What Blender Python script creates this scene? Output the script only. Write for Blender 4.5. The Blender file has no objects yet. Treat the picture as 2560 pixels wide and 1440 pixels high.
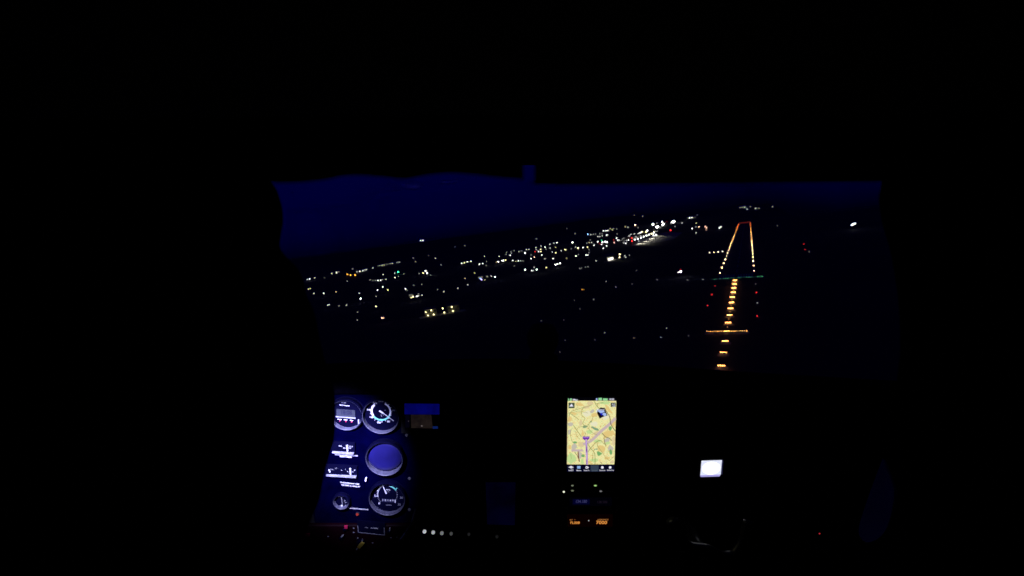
import bpy, math, random
from mathutils import Matrix, Vector

random.seed(7)
SC = bpy.context.scene
COL = SC.collection
R = math.radians

# ------------------------------------------------------------------ camera
FPX = 1150.0                                   # focal length in pixels of a 2560 px wide picture
CAM = Vector((22.387, -707.745, 107.122))      # metres; origin = runway threshold, +Y along the runway
YAW, PITCH, ROLL = R(-27.977), R(-7.077), R(7.608)
_f = Vector((math.sin(YAW) * math.cos(PITCH), math.cos(YAW) * math.cos(PITCH), math.sin(PITCH)))
_r = Vector((math.cos(YAW), -math.sin(YAW), 0))
_u = _r.cross(_f)
RIGHT = _r * math.cos(ROLL) - _u * math.sin(ROLL)
UP = _u * math.cos(ROLL) + _r * math.sin(ROLL)
FWD = _f


def frame(x, y, z, loc):
    m = Matrix.Identity(4)
    for i in range(3):
        m[i][0], m[i][1], m[i][2], m[i][3] = x[i], y[i], z[i], loc[i]
    return m


cd = bpy.data.cameras.new('camera')
cam = bpy.data.objects.new('camera', cd)
COL.objects.link(cam)
cam.matrix_world = frame(RIGHT, UP, -FWD, CAM)
cd.sensor_width = 36.0
cd.lens = 36.0 * FPX / 2560.0
cd.clip_start = 0.02
cd.clip_end = 60000
cd.dof.use_dof = True
cd.dof.focus_distance = 1.05
cd.dof.aperture_fstop = 6.0
SC.camera = cam

# ------------------------------------------------------------------ night sky
world = bpy.data.worlds.new('World')
SC.world = world
world.use_nodes = True
nt = world.node_tree
nt.nodes.clear()
wo = nt.nodes.new('ShaderNodeOutputWorld')
bg = nt.nodes.new('ShaderNodeBackground')
tc = nt.nodes.new('ShaderNodeTexCoord')
sx = nt.nodes.new('ShaderNodeSeparateXYZ')
mr = nt.nodes.new('ShaderNodeMapRange')
mr.inputs['From Min'].default_value = -0.05
mr.inputs['From Max'].default_value = 0.15
cr = nt.nodes.new('ShaderNodeValToRGB')
el = cr.color_ramp.elements
el[0].position = 0.0
el[0].color = (0.0, 0.0, 0.0025, 1)
el[1].position = 1.0
el[1].color = (0.0001, 0.0001, 0.030, 1)
for p, c in ((0.18, 0.0035), (0.25, 0.0055), (0.325, 0.0115), (0.425, 0.0195), (0.55, 0.024), (0.75, 0.027)):
    e = el.new(p)
    e.color = (0.0, 0.0, c, 1)
# dusk glow: the sky is a little brighter towards the side where the sun went down
dt = nt.nodes.new('ShaderNodeVectorMath')
dt.operation = 'DOT_PRODUCT'
dt.inputs[1].default_value = (math.sin(R(-70)), math.cos(R(-70)), 0)
dm = nt.nodes.new('ShaderNodeMapRange')
dm.inputs['From Min'].default_value = -1
dm.inputs['From Max'].default_value = 1
dm.inputs['To Min'].default_value = 0.72
dm.inputs['To Max'].default_value = 1.08
nt.links.new(tc.outputs['Generated'], dt.inputs[0])
nt.links.new(dt.outputs['Value'], dm.inputs['Value'])
nt.links.new(dm.outputs[0], bg.inputs[1])
nt.links.new(tc.outputs['Generated'], sx.inputs[0])
# the dark ground haze lies lower over the valley east of the runway
ho = nt.nodes.new('ShaderNodeMapRange')
ho.inputs['From Min'].default_value = 0.0
ho.inputs['From Max'].default_value = 0.14
ho.inputs['To Max'].default_value = 0.036
ha_ = nt.nodes.new('ShaderNodeMath')
ha_.operation = 'ADD'
nt.links.new(sx.outputs['X'], ho.inputs['Value'])
nt.links.new(ho.outputs[0], ha_.inputs[0])
nt.links.new(sx.outputs['Z'], ha_.inputs[1])
nt.links.new(ha_.outputs[0], mr.inputs['Value'])
nt.links.new(mr.outputs[0], cr.inputs[0])
nt.links.new(cr.outputs[0], bg.inputs[0])
nt.links.new(bg.outputs[0], wo.inputs[0])

SC.view_settings.view_transform = 'Standard'
SC.view_settings.look = 'None'
SC.view_settings.exposure = 0.0
SC.view_settings.gamma = 1.0
SC.view_settings.use_curve_mapping = False
SC.cycles.max_bounces = 5
SC.cycles.transparent_max_bounces = 12
SC.cycles.sample_clamp_indirect = 2.0
SC.cycles.filter_width = 1.6
SC.cycles.use_denoising = True
SC.cycles.use_adaptive_sampling = False

# ------------------------------------------------------------------ materials
MATS = {}


def pbr(name, col, rough=0.6, metal=0.0, var=0.25, scale=40.0, bump=0.0, spec=0.5):
    if name in MATS:
        return MATS[name]
    m = bpy.data.materials.new(name)
    m.use_nodes = True
    n = m.node_tree.nodes
    l = m.node_tree.links
    b = n['Principled BSDF']
    b.inputs['Roughness'].default_value = rough
    b.inputs['Metallic'].default_value = metal
    b.inputs['Specular IOR Level'].default_value = spec
    t = n.new('ShaderNodeTexCoord')
    no = n.new('ShaderNodeTexNoise')
    no.inputs['Scale'].default_value = scale
    no.inputs['Detail'].default_value = 4
    l.new(t.outputs['Object'], no.inputs['Vector'])
    rp = n.new('ShaderNodeValToRGB')
    rp.color_ramp.elements[0].position = 0.3
    rp.color_ramp.elements[1].position = 0.7
    rp.color_ramp.elements[0].color = (*[c * (1 - var) for c in col], 1)
    rp.color_ramp.elements[1].color = (*[min(1, c * (1 + var)) for c in col], 1)
    l.new(no.outputs['Fac'], rp.inputs[0])
    l.new(rp.outputs[0], b.inputs['Base Color'])
    if bump:
        bp = n.new('ShaderNodeBump')
        bp.inputs['Strength'].default_value = bump
        bp.inputs['Distance'].default_value = 0.001
        l.new(no.outputs['Fac'], bp.inputs['Height'])
        l.new(bp.outputs[0], b.inputs['Normal'])
    MATS[name] = m
    return m


def glow(name, col, strength, sample=True):
    if name in MATS:
        return MATS[name]
    m = bpy.data.materials.new(name)
    m.use_nodes = True
    n = m.node_tree.nodes
    n.clear()
    o = n.new('ShaderNodeOutputMaterial')
    e = n.new('ShaderNodeEmission')
    e.inputs[0].default_value = (*col, 1)
    e.inputs[1].default_value = strength
    m.node_tree.links.new(e.outputs[0], o.inputs[0])
    if not sample:
        m.cycles.emission_sampling = 'NONE'
    MATS[name] = m
    return m


def srgb(r, g, b):
    def f(c):
        c /= 255.0
        return c / 12.92 if c <= 0.04045 else ((c + 0.055) / 1.055) ** 2.4
    return (f(r), f(g), f(b))


# ------------------------------------------------------------------ mesh helpers
class MB:
    def __init__(self):
        self.v, self.f, self.mi = [], [], []

    def add(self, vs, fs, mi=0):
        o = len(self.v)
        self.v += [tuple(p) for p in vs]
        self.f += [tuple(i + o for i in f) for f in fs]
        self.mi += [mi] * len(fs)
        return self

    def box(self, x0, x1, y0, y1, z0, z1, mi=0):
        vs = [(x0, y0, z0), (x1, y0, z0), (x1, y1, z0), (x0, y1, z0), (x0, y0, z1), (x1, y0, z1), (x1, y1, z1), (x0, y1, z1)]
        return self.add(vs, [(3, 2, 1, 0), (4, 5, 6, 7), (0, 1, 5, 4), (1, 2, 6, 5), (2, 3, 7, 6), (3, 0, 4, 7)], mi)

    def bbox(self, x0, x1, y0, y1, z0, z1, b, mi=0):
        """a slab in the xy plane whose front (z1) edge is bevelled by b"""
        def rect(i, z):
            return [(x0 + i, y0 + i, z), (x1 - i, y0 + i, z), (x1 - i, y1 - i, z), (x0 + i, y1 - i, z)]
        vs = rect(0, z0) + rect(0, z1 - b) + rect(b, z1)
        fs = [(3, 2, 1, 0), (8, 9, 10, 11)]
        for k in (0, 4):
            for i in range(4):
                j = (i + 1) % 4
                fs.append((k + i, k + j, k + 4 + j, k + 4 + i))
        return self.add(vs, fs, mi)

    def prism(self, pts, z0, z1, mi=0):
        n = len(pts)
        vs = [(p[0], p[1], z0) for p in pts] + [(p[0], p[1], z1) for p in pts]
        fs = [tuple(reversed(range(n))), tuple(range(n, 2 * n))]
        fs += [(i, (i + 1) % n, n + (i + 1) % n, n + i) for i in range(n)]
        return self.add(vs, fs, mi)

    def flat(self, pts, z, mi=0):
        return self.add([(p[0], p[1], z) for p in pts], [tuple(range(len(pts)))], mi)

    def lathe(self, prof, n=48, mi=0, cx=0, cy=0, closed=False):
        """profile of (r, z) turned round the z axis"""
        vs, fs = [], []
        for r, z in prof:
            for i in range(n):
                a = 2 * math.pi * i / n
                vs.append((cx + r * math.cos(a), cy + r * math.sin(a), z))
        m = len(prof)
        for k in range(m if closed else m - 1):
            k2 = (k + 1) % m
            for i in range(n):
                j = (i + 1) % n
                fs.append((k * n + i, k * n + j, k2 * n + j, k2 * n + i))
        return self.add(vs, fs, mi)

    def disc(self, r, z, n=32, mi=0, cx=0, cy=0):
        return self.add([(cx + r * math.cos(2 * math.pi * i / n), cy + r * math.sin(2 * math.pi * i / n), z) for i in range(n)], [tuple(range(n))], mi)

    def arc(self, r0, r1, a0, a1, z, n=24, mi=0, cx=0, cy=0):
        vs, fs = [], []
        for i in range(n + 1):
            a = a0 + (a1 - a0) * i / n
            for r in (r0, r1):
                vs.append((cx + r * math.cos(a), cy + r * math.sin(a), z))
        for i in range(n):
            fs.append((2 * i, 2 * i + 1, 2 * i + 3, 2 * i + 2) if a1 > a0 else (2 * i, 2 * i + 2, 2 * i + 3, 2 * i + 1))
        return self.add(vs, fs, mi)

    def ribbon(self, pts, w, z, mi=0):
        pts = [Vector((p[0], p[1])) for p in pts]
        vs, fs = [], []
        for i, p in enumerate(pts):
            a = pts[max(0, i - 1)]
            b = pts[min(len(pts) - 1, i + 1)]
            d = (b - a).normalized()
            n = Vector((-d.y, d.x)) * w / 2
            vs += [(p.x + n.x, p.y + n.y, z), (p.x - n.x, p.y - n.y, z)]
        for i in range(len(pts) - 1):
            fs.append((2 * i, 2 * i + 1, 2 * i + 3, 2 * i + 2))
        return self.add(vs, fs, mi)

    def tube(self, pts, r, n=10, mi=0, cap=True):
        pts = [Vector(p) for p in pts]
        rr = r if isinstance(r, (list, tuple)) else [r] * len(pts)
        vs, fs = [], []
        ref = Vector((0.3, 0.2, 1)).normalized()
        for i, p in enumerate(pts):
            d = (pts[min(len(pts) - 1, i + 1)] - pts[max(0, i - 1)]).normalized()
            a = d.cross(ref)
            if a.length < 1e-3:
                a = d.cross(Vector((1, 0, 0)))
            a.normalize()
            b = d.cross(a)
            for k in range(n):
                t = 2 * math.pi * k / n
                vs.append(p + (a * math.cos(t) + b * math.sin(t)) * rr[i])
        for i in range(len(pts) - 1):
            for k in range(n):
                j = (k + 1) % n
                fs.append((i * n + k, i * n + j, (i + 1) * n + j, (i + 1) * n + k))
        if cap:
            fs.append(tuple(reversed(range(n))))
            fs.append(tuple(range((len(pts) - 1) * n, len(pts) * n)))
        return self.add(vs, fs, mi)

    def mesh(self, name, mats, smooth=False):
        me = bpy.data.meshes.new(name)
        me.from_pydata(self.v, [], self.f)
        for m in (mats if isinstance(mats, (list, tuple)) else [mats]):
            me.materials.append(m)
        for p, k in zip(me.polygons, self.mi):
            p.material_index = k
            p.use_smooth = smooth
        me.update()
        return me

    def build(self, name, mats, parent=None, mat=None, smooth=False):
        o = bpy.data.objects.new(name, self.mesh(name, mats, smooth))
        COL.objects.link(o)
        if parent is not None:
            o.parent = parent
        if mat is not None:
            o.matrix_basis = mat
        return o


def link(name, me, parent=None, mat=None):
    o = bpy.data.objects.new(name, me)
    COL.objects.link(o)
    if parent is not None:
        o.parent = parent
    if mat is not None:
        o.matrix_basis = mat
    return o


def empty(name, mat):
    o = bpy.data.objects.new(name, None)
    COL.objects.link(o)
    o.empty_display_size = 0.02
    o.matrix_basis = mat
    return o


def tag(o, label=None, cat=None, group=None, kind=None):
    if label:
        o['label'] = label
    if cat:
        o['category'] = cat
    if group:
        o['group'] = group
    if kind:
        o['kind'] = kind
    return o


ORD = ['zeroth', 'first', 'second', 'third', 'fourth', 'fifth', 'sixth', 'seventh', 'eighth', 'ninth', 'tenth', 'eleventh', 'twelfth',
       'thirteenth', 'fourteenth', 'fifteenth', 'sixteenth', 'seventeenth', 'eighteenth', 'nineteenth']
TENS = {2: 'twent', 3: 'thirt', 4: 'fort', 5: 'fift', 6: 'sixt', 7: 'sevent'}


def ordinal(n):
    if n < 20:
        return ORD[n]
    t, u_ = divmod(n, 10)
    return TENS[t] + ('ieth' if u_ == 0 else 'y-' + ORD[u_])


def text(name, s, h, x, y, z, mat, parent, rot=0.0, width=None, align='CENTER', bold=0.0):
    """flat lettering with capitals h metres tall, centred on (x, y) of its parent"""
    c = bpy.data.curves.new(name, 'FONT')
    c.body = s
    c.size = h / 0.72
    c.align_x = align
    c.align_y = 'CENTER'
    c.offset = bold * h
    c.resolution_u = 3
    c.materials.append(mat)
    o = bpy.data.objects.new(name, c)
    COL.objects.link(o)
    o.parent = parent
    sx_ = 1.0
    if width:
        sx_ = width / max(1e-6, 0.78 * len(s) * h)
    o.matrix_basis = Matrix.Translation((x, y, z)) @ Matrix.Rotation(rot, 4, 'Z') @ Matrix.Diagonal((sx_, 1, 1, 1))
    return o


T = Matrix.Translation

# ================================================================== THE LAND OUTSIDE
def sst(a, b, x):
    t = min(1, max(0, (x - a) / (b - a)))
    return t * t * (3 - 2 * t)


def terrain(x, y):
    dx, dy = x - 22.4, y + 707.7
    r = math.hypot(dx, dy)
    az = math.degrees(math.atan2(dx, dy))
    if abs(az) > 120:
        return 0.0
    return 118 * sst(-3, -17, az) * sst(3600, 7000, r) - sst(2, 7, az) * max(0, r - 2600) * 0.12


def ground_mat(name, a, b, scale):
    m = pbr(name, a, 0.95, 0, 0, 1)
    n, l = m.node_tree.nodes, m.node_tree.links
    vo = n.new('ShaderNodeTexVoronoi')
    vo.inputs['Scale'].default_value = scale
    mx = n.new('ShaderNodeMix')
    mx.data_type = 'RGBA'
    mx.inputs[6].default_value = (*a, 1)
    mx.inputs[7].default_value = (*b, 1)
    no = n.new('ShaderNodeTexNoise')
    no.inputs['Scale'].default_value = scale * 9
    no.inputs['Detail'].default_value = 6
    ad = n.new('ShaderNodeMath')
    ad.operation = 'MULTIPLY'
    sp = n.new('ShaderNodeSeparateColor')
    t = n.new('ShaderNodeTexCoord')
    l.new(t.outputs['Object'], vo.inputs['Vector'])
    l.new(t.outputs['Object'], no.inputs['Vector'])
    l.new(vo.outputs['Color'], sp.inputs[0])
    l.new(sp.outputs[0], ad.inputs[0])
    l.new(no.outputs['Fac'], ad.inputs[1])
    l.new(ad.outputs[0], mx.inputs[0])
    l.new(mx.outputs[2], n['Principled BSDF'].inputs['Base Color'])
    return m


M_GROUND = ground_mat('field_soil_and_grass', (0.018, 0.022, 0.014), (0.055, 0.05, 0.032), 0.006)
M_ASPH = pbr('asphalt', (0.05, 0.05, 0.052), 0.9, 0, 0.3, 0.6)
M_CONC = pbr('apron_concrete', (0.30, 0.29, 0.26), 0.85, 0, 0.25, 0.05)
M_PAINT = pbr('worn_runway_paint', (0.42, 0.42, 0.40), 0.8, 0, 0.3, 1.5)
M_POLE = pbr('galvanised_steel', (0.2, 0.2, 0.2), 0.5, 0.6, 0.2, 3)

g = MB()
rings = [0, 120, 250, 400, 550, 700, 850, 1000, 1200, 1400, 1700, 2000, 2300, 2600, 2700, 2850, 3000, 3200, 3500, 3800, 4100, 4400, 4700, 5000, 5400, 5800, 6200, 6600, 7000, 7500, 8200, 9000]
NA = 180
for r0 in rings[1:]:
    for k in range(NA):
        a = 2 * math.pi * k / NA
        x, y = 22.4 + r0 * math.sin(a), -707.7 + r0 * math.cos(a)
        wob = 7 * math.sin(a * 41 + r0 * .002) + 5 * math.sin(a * 97 + 1) if r0 >= 6600 else 0
        g.v.append((x, y, terrain(x, y) + wob))
g.v.append((22.4, -707.7, 0))
c0 = len(g.v) - 1
for k in range(NA):
    j = (k + 1) % NA
    g.f.append((c0, j, k))
    for i in range(len(rings) - 2):
        g.f.append((i * NA + k, i * NA + j, (i + 1) * NA + j, (i + 1) * NA + k))
g.mi = [0] * len(g.f)
tag(g.build('ground', M_GROUND, smooth=True), 'dark fields and far low hills under the night sky', 'ground', kind='structure')

# runway with its painted marks
RL, RW = 1665.0, 45.0
rw = MB().box(-RW / 2 - 3, RW / 2 + 3, -3, RL + 20, -0.3, 0.03).build('runway', M_ASPH)
tag(rw, 'unlit asphalt runway between two rows of edge lights', 'runway', kind='structure')
dash = MB().box(-0.45, 0.45, 0, 30, 0.03, 0.036).mesh('centre_line_dash', M_PAINT)
for k in range(27):
    link('centre_line_dash', dash, rw, T((0, 60 + k * 60, 0)))
strp = MB().box(-0.9, 0.9, 0, 30, 0.03, 0.036).mesh('threshold_stripe', M_PAINT)
for k in range(12):
    link('threshold_stripe', strp, rw, T(((k - 5.5) * 3.4 + (1.5 if k > 5 else -1.5), 6, 0)))

# ---- lamp materials: colour and brightness class
LC = {'w': (0.98, 0.98, 0.95), 'y': (1.0, 0.86, 0.42), 'o': (1.0, 0.42, 0.05), 'g': (0.05, 1.0, 0.35), 'r': (1.0, 0.03, 0.03), 'b': (0.25, 0.45, 1.0),
      'v': (0.5, 0.4, 1.0), 'p': (1.0, 0.55, 0.42)}
LS = {'C': 11.0, 'B': 8.0, 'b': 4.8, 'm': 2.0, 'd': 0.75, 'x': 0.25}
LW = {'C': 'brilliant', 'B': 'bright', 'b': 'clear', 'm': 'small', 'd': 'dim', 'x': 'faint'}
CW = {'w': 'white', 'y': 'yellowish', 'o': 'orange', 'g': 'green', 'r': 'red', 'b': 'blue', 'v': 'violet', 'p': 'pinkish'}


def ico(n=1):
    import bmesh
    bm = bmesh.new()
    bmesh.ops.create_icosphere(bm, subdivisions=n, radius=1.0)
    me = bpy.data.meshes.new('globe')
    bm.to_mesh(me)
    bm.free()
    for p in me.polygons:
        p.use_smooth = True
    return me


GLOBES = {}


def globe(mat):
    if mat.name not in GLOBES:
        me = ico(1)
        me.materials.append(mat)
        GLOBES[mat.name] = me
    return GLOBES[mat.name]


POLE = MB().tube([(0, 0, -1), (0, 0, 0)], 1.0, 6).mesh('pole', M_POLE)
LIGHTS = {
    'a': '-1781,721,9.0,1.90,m,w -1225,277,9.0,1.32,m,y -1791,742,9.0,2.22,b,w -1229,288,8.9,1.32,m,y -1037,144,9.0,1.13,m,w -1806,782,9.0,1.95,m,w -986,133,9.0,1.26,b,w -1673,725,9.0,1.74,x,w -1941,1003,9.0,2.15,m,w -951,143,8.9,1.07,m,y -1932,1026,9.0,2.50,b,w -1977,1082,9.0,2.10,d,w -1227,440,9.0,1.33,d,w -1608,798,9.0,2.12,b,o -1503,718,9.0,2.00,b,o -2026,1230,9.0,2.21,d,w -1458,700,9.0,1.96,b,o -1664,910,9.0,1.93,m,w -798,75,8.9,0.94,m,w -1667,932,9.0,2.25,b,w -702,-15,8.9,1.23,B,w -1667,953,9.0,2.27,b,w -1687,987,9.0,1.99,m,w -1715,1025,9.0,2.03,m,w -1091,410,9.0,1.24,d,w -1043,373,9.0,1.19,d,w -1729,1086,9.0,2.07,m,w -1020,362,9.0,1.17,d,w -676,3,8.9,0.78,d,w -776,113,8.9,1.10,b,w -1845,1247,9.0,2.12,x,w -1008,360,9.0,1.42,b,w -1840,1254,9.0,2.12,d,w -996,359,8.9,1.41,b,w -1836,1270,9.0,2.24,m,w -1014,386,9.0,1.18,d,w -1195,585,8.9,1.47,m,w -810,168,9.0,1.16,b,w -1831,1282,9.0,2.25,m,y -989,375,9.0,1.23,m,w -1845,1320,9.0,2.16,d,w -731,99,9.0,1.06,b,y -1852,1355,9.0,2.18,d,w -1845,1366,9.0,2.31,m,w -1139,586,9.0,1.44,m,w -982,409,9.0,1.44,b,w -1849,1412,9.0,2.21,d,w -1164,633,8.9,2.18,B,g -997,442,8.9,1.21,d,w -1850,1432,9.0,2.35,m,w',
    'b': '-730,-76,9.0,0.82,m,w -731,-72,9.0,0.82,m,w -681,-92,8.9,0.74,d,w -663,-90,8.9,0.77,m,w -554,-168,8.9,0.62,d,w -488,-233,8.9,0.55,d,w -557,-122,8.9,0.79,b,y -448,-225,9.0,0.65,b,p -445,-225,8.9,0.65,b,p -543,-45,8.9,0.84,b,y -545,-37,9.0,1.08,B,y -538,-35,9.0,0.84,b,w -538,-31,8.9,0.85,b,w -534,-24,9.0,0.73,m,w -504,5,9.0,0.74,m,w',
    'c': '-1041,520,9.0,1.27,d,w -673,93,9.0,1.02,b,w -645,65,8.9,0.80,d,w -2050,1808,9.0,2.55,d,w -696,150,9.0,0.88,d,w -1599,1276,9.0,2.01,d,w -934,471,9.0,1.19,d,w -4686,5257,138.6,7.27,b,w -676,156,8.9,0.87,d,w -4656,5281,136.0,7.27,b,w -924,478,8.9,1.45,b,y -971,552,9.0,1.96,B,w -896,463,9.0,1.82,B,w -2013,1933,9.0,2.61,x,w -818,378,9.0,1.08,d,w -1567,1415,9.0,2.19,m,w -545,41,8.9,0.74,d,w -1075,787,9.0,1.45,d,w -2457,2928,25.5,3.45,x,w -494,39,8.9,0.75,m,w -957,758,9.0,1.69,b,w -956,775,9.0,1.70,b,y -2374,2973,25.2,3.44,d,w -587,209,9.0,0.91,m,y -962,806,8.9,1.73,b,w -499,83,9.0,0.79,m,w -959,828,9.0,1.75,b,w -630,323,9.0,1.01,m,y -798,626,9.0,1.50,b,w -529,184,8.9,1.01,b,b -510,157,9.0,1.24,B,v -790,634,9.0,1.50,b,w -1039,1070,9.0,1.71,m,w -495,146,8.9,0.83,m,y -721,539,9.0,1.14,d,w -827,723,9.0,1.30,d,w -514,208,8.9,0.88,m,w -494,191,9.0,1.27,B,w -740,642,9.0,1.28,m,y -740,654,9.0,1.90,B,w -897,948,9.0,1.57,m,w -740,681,9.0,1.52,b,w -736,683,9.0,1.93,B,w -735,698,9.0,1.53,b,y',
    'd': '-906,1026,9.0,1.54,d,w -1007,1225,9.0,1.72,d,w -844,944,9.0,1.79,b,w -983,1223,9.0,1.71,d,w -906,1078,9.0,1.66,m,w -678,642,9.0,1.46,b,w -993,1275,9.0,1.75,d,w -564,427,9.0,1.00,d,w -644,597,9.0,1.21,m,y -636,599,9.0,1.40,b,w -909,1160,9.0,1.73,m,w -625,593,9.0,1.20,m,w -903,1176,9.0,1.64,d,w -610,580,9.0,1.13,d,w -802,998,9.0,2.31,B,w -468,296,9.0,1.37,B,w -915,1251,9.0,1.80,m,w -903,1252,9.0,1.79,m,w -609,638,9.0,1.43,b,w -698,833,9.0,1.33,d,w -433,258,8.9,1.03,b,w -427,254,9.0,0.88,m,w -626,700,9.0,1.49,b,p -460,332,8.9,0.95,m,w -763,1013,9.0,1.81,b,r -913,1359,9.0,1.88,m,w -821,1155,9.0,1.69,m,w -1565,2828,11.2,3.03,d,w -427,273,8.9,1.32,B,w -741,999,9.0,1.79,b,w -720,972,9.0,1.76,b,y -793,1139,9.0,1.93,b,y -918,1434,9.0,1.93,m,w -628,770,8.9,1.55,b,w -841,1300,9.0,2.09,b,w -533,574,9.0,1.16,m,w -754,1107,9.0,1.55,d,w -416,305,8.9,1.06,b,y -917,1550,9.0,2.02,m,w -756,1159,9.0,1.67,m,w -629,871,9.0,1.41,m,w -499,557,8.9,1.31,b,w -920,1615,9.0,2.07,m,w -411,353,9.0,1.40,B,w -740,1184,9.0,1.69,m,y -593,814,9.0,1.57,b,y -914,1643,9.0,2.42,b,w -410,362,8.9,1.41,B,w',
    'e': '-410,382,9.0,1.43,B,w -601,891,9.0,1.42,m,w -602,933,9.0,1.68,b,y -591,915,9.0,1.44,m,y -443,519,9.0,1.09,m,y -1690,3918,49.1,3.86,x,w -585,955,9.0,1.39,d,w -763,1469,9.0,2.82,B,w -1271,2966,11.5,3.05,d,w -593,1028,8.9,1.52,m,w -432,569,8.9,1.30,b,w -559,960,9.0,2.15,B,y -444,625,9.0,1.11,d,w -302,218,9.0,0.77,d,w -300,224,9.0,0.78,d,w -200,-74,8.9,0.56,m,o -536,950,9.0,1.68,b,w -197,-75,9.0,0.53,d,o -295,236,9.0,0.78,d,w -401,567,9.0,1.29,b,w -615,1241,9.0,1.61,d,w -517,944,9.0,1.66,b,y -396,568,8.9,1.29,b,w -291,240,8.9,0.78,d,w -1008,2490,9.0,3.21,b,b -464,796,9.0,1.24,d,w -421,660,9.0,1.13,d,w -615,1275,9.0,1.72,m,y -689,1527,9.0,1.84,d,w -937,2326,9.0,2.63,m,w -594,1244,9.0,1.69,m,w -922,2337,9.0,2.50,d,w -516,1024,9.0,1.74,b,w -895,2300,9.0,2.46,d,w -309,360,9.0,0.93,m,w -572,1263,9.0,1.97,b,w -743,1844,9.0,2.20,m,w -862,2288,9.0,2.45,d,w -724,1814,9.0,2.17,m,w -516,1101,9.0,1.56,m,r -486,1023,9.0,1.73,b,w -580,1349,9.0,1.77,m,g -831,2235,9.0,2.40,d,w -729,1881,9.0,2.23,m,w -528,1182,9.0,2.40,B,w -415,796,8.9,1.50,b,w -992,2838,9.2,3.53,b,w -317,459,9.0,0.95,d,w -520,1195,9.0,2.41,B,w -963,2797,9.0,3.48,b,w -183,-5,8.9,0.58,d,w -312,459,9.0,0.95,d,w -708,1898,9.0,2.59,b,w -431,895,9.0,1.60,b,w -498,1144,9.0,2.34,B,w -708,1921,9.0,2.26,m,w -948,2802,9.0,3.48,b,w -1020,3141,13.0,3.30,m,y',
    'f': '-931,2871,9.3,3.06,m,y -976,3085,11.7,3.07,d,w -502,1268,9.0,1.69,m,r -446,1057,9.0,1.75,b,p -151,-70,8.9,0.52,d,w -526,1407,9.0,2.09,b,w -908,2917,9.5,2.93,d,w -647,1895,9.0,2.10,d,w -471,1216,9.0,1.90,b,w -459,1190,9.0,1.62,m,w -440,1148,9.0,1.50,d,w -463,1261,9.0,1.59,d,w -387,966,9.0,1.43,m,w -471,1323,9.0,1.64,d,w -412,1078,9.0,1.44,d,w -904,3191,12.9,3.31,m,y -371,929,9.0,1.61,b,w -411,1113,9.0,1.55,m,w -455,1309,9.0,2.53,B,w -843,3023,10.2,3.16,m,w -407,1126,9.0,1.80,b,w -483,1463,9.0,1.84,m,w -485,1496,9.0,1.87,m,w -514,1653,9.0,2.00,m,w -420,1248,9.0,2.44,B,r -373,1037,9.0,2.18,B,r -132,-52,9.0,0.53,x,w -337,878,8.9,1.27,d,r -1380,5773,92.2,5.19,x,w -495,1643,9.0,1.99,m,w -849,3319,14.4,5.02,B,p -419,1323,9.0,1.72,m,w -159,105,9.0,0.66,x,w -421,1358,9.0,1.75,m,w -681,2624,9.0,2.67,d,w -470,1610,9.0,1.96,m,w -419,1377,9.0,1.76,m,w -335,976,9.0,1.42,m,w -474,1657,9.0,2.00,m,w -475,1685,9.0,2.34,b,w -409,1375,9.0,1.76,m,w -481,1745,9.0,2.40,b,w -488,1809,9.0,2.46,b,y -1140,5130,66.8,4.66,d,w -447,1688,9.0,2.34,b,y -458,1760,9.0,3.06,B,y -478,1894,9.0,3.23,B,w -650,3031,9.6,7.27,C,w -390,1600,9.0,2.24,b,y -390,1640,9.0,1.97,m,w -491,2266,9.0,5.78,C,w -641,3153,10.3,3.07,d,w -102,-24,9.0,0.55,d,w -386,1660,9.0,1.88,d,w -491,2307,9.0,5.85,C,w -441,2097,9.0,2.23,d,w -466,2275,9.0,2.37,d,w -635,3377,12.2,5.04,B,w -512,2629,9.0,6.47,C,w -540,2842,9.0,4.38,B,w -587,3305,11.1,3.18,d,r -314,1598,9.0,2.84,B,r -492,2887,9.0,3.48,b,w -496,3003,9.2,7.17,C,w -501,3090,9.4,7.34,C,w -348,2003,9.0,2.14,d,w',
    'g': '-372,2509,9.0,2.68,m,w -465,3654,11.3,3.44,x,w -443,3621,10.9,4.17,b,w -425,3635,10.7,4.18,b,w -209,1516,9.0,2.14,b,w -401,3661,10.4,3.44,x,w -207,1652,9.0,1.86,d,w -252,2154,9.0,2.38,m,y -156,1123,9.0,1.52,m,w -453,4438,12.7,4.05,x,w -189,1611,9.0,2.23,b,p -159,1569,9.0,2.19,b,p -132,1257,9.0,1.63,m,p -143,1432,9.0,2.05,b,p -86,1290,9.0,1.92,b,w -84,1365,9.0,1.99,b,w',
    'h': '-179,-273,8.9,0.38,x,w -115,-384,8.7,0.29,x,w -154,-272,9.0,0.38,x,w -123,-351,9.0,0.31,x,w -181,-161,9.0,0.46,x,w -155,-217,9.0,0.42,x,w -156,-160,8.8,0.48,d,w -156,-159,8.9,0.46,x,w -97,-350,8.9,0.31,x,w -95,-327,8.9,0.34,d,w -66,-345,8.8,0.32,d,y -45,-344,8.9,0.32,d,w -45,-315,8.9,0.34,d,w -45,-315,9.0,0.34,d,w -25,-340,8.8,0.30,x,w',
    'i': '-80,6035,9.0,5.28,d,w -55,6032,9.0,5.28,d,w -27,5999,9.0,5.54,m,w 4,4463,9.0,4.27,m,w 37,5730,9.0,5.04,d,w 76,4341,9.0,4.17,m,w 102,4140,9.0,3.79,d,w 213,4184,7.2,3.83,d,w',
    'k': '-81,41,8.9,0.73,b,w -82,76,8.9,0.66,m,r -78,45,8.9,1.47,C,w -58,-45,8.9,0.53,d,w -58,-45,8.9,0.53,d,w -38,-50,8.9,0.52,d,w 100,1028,9.0,1.36,x,w 110,321,9.0,0.86,m,r 103,221,9.0,0.77,m,r 105,182,9.0,0.70,x,w',
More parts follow.
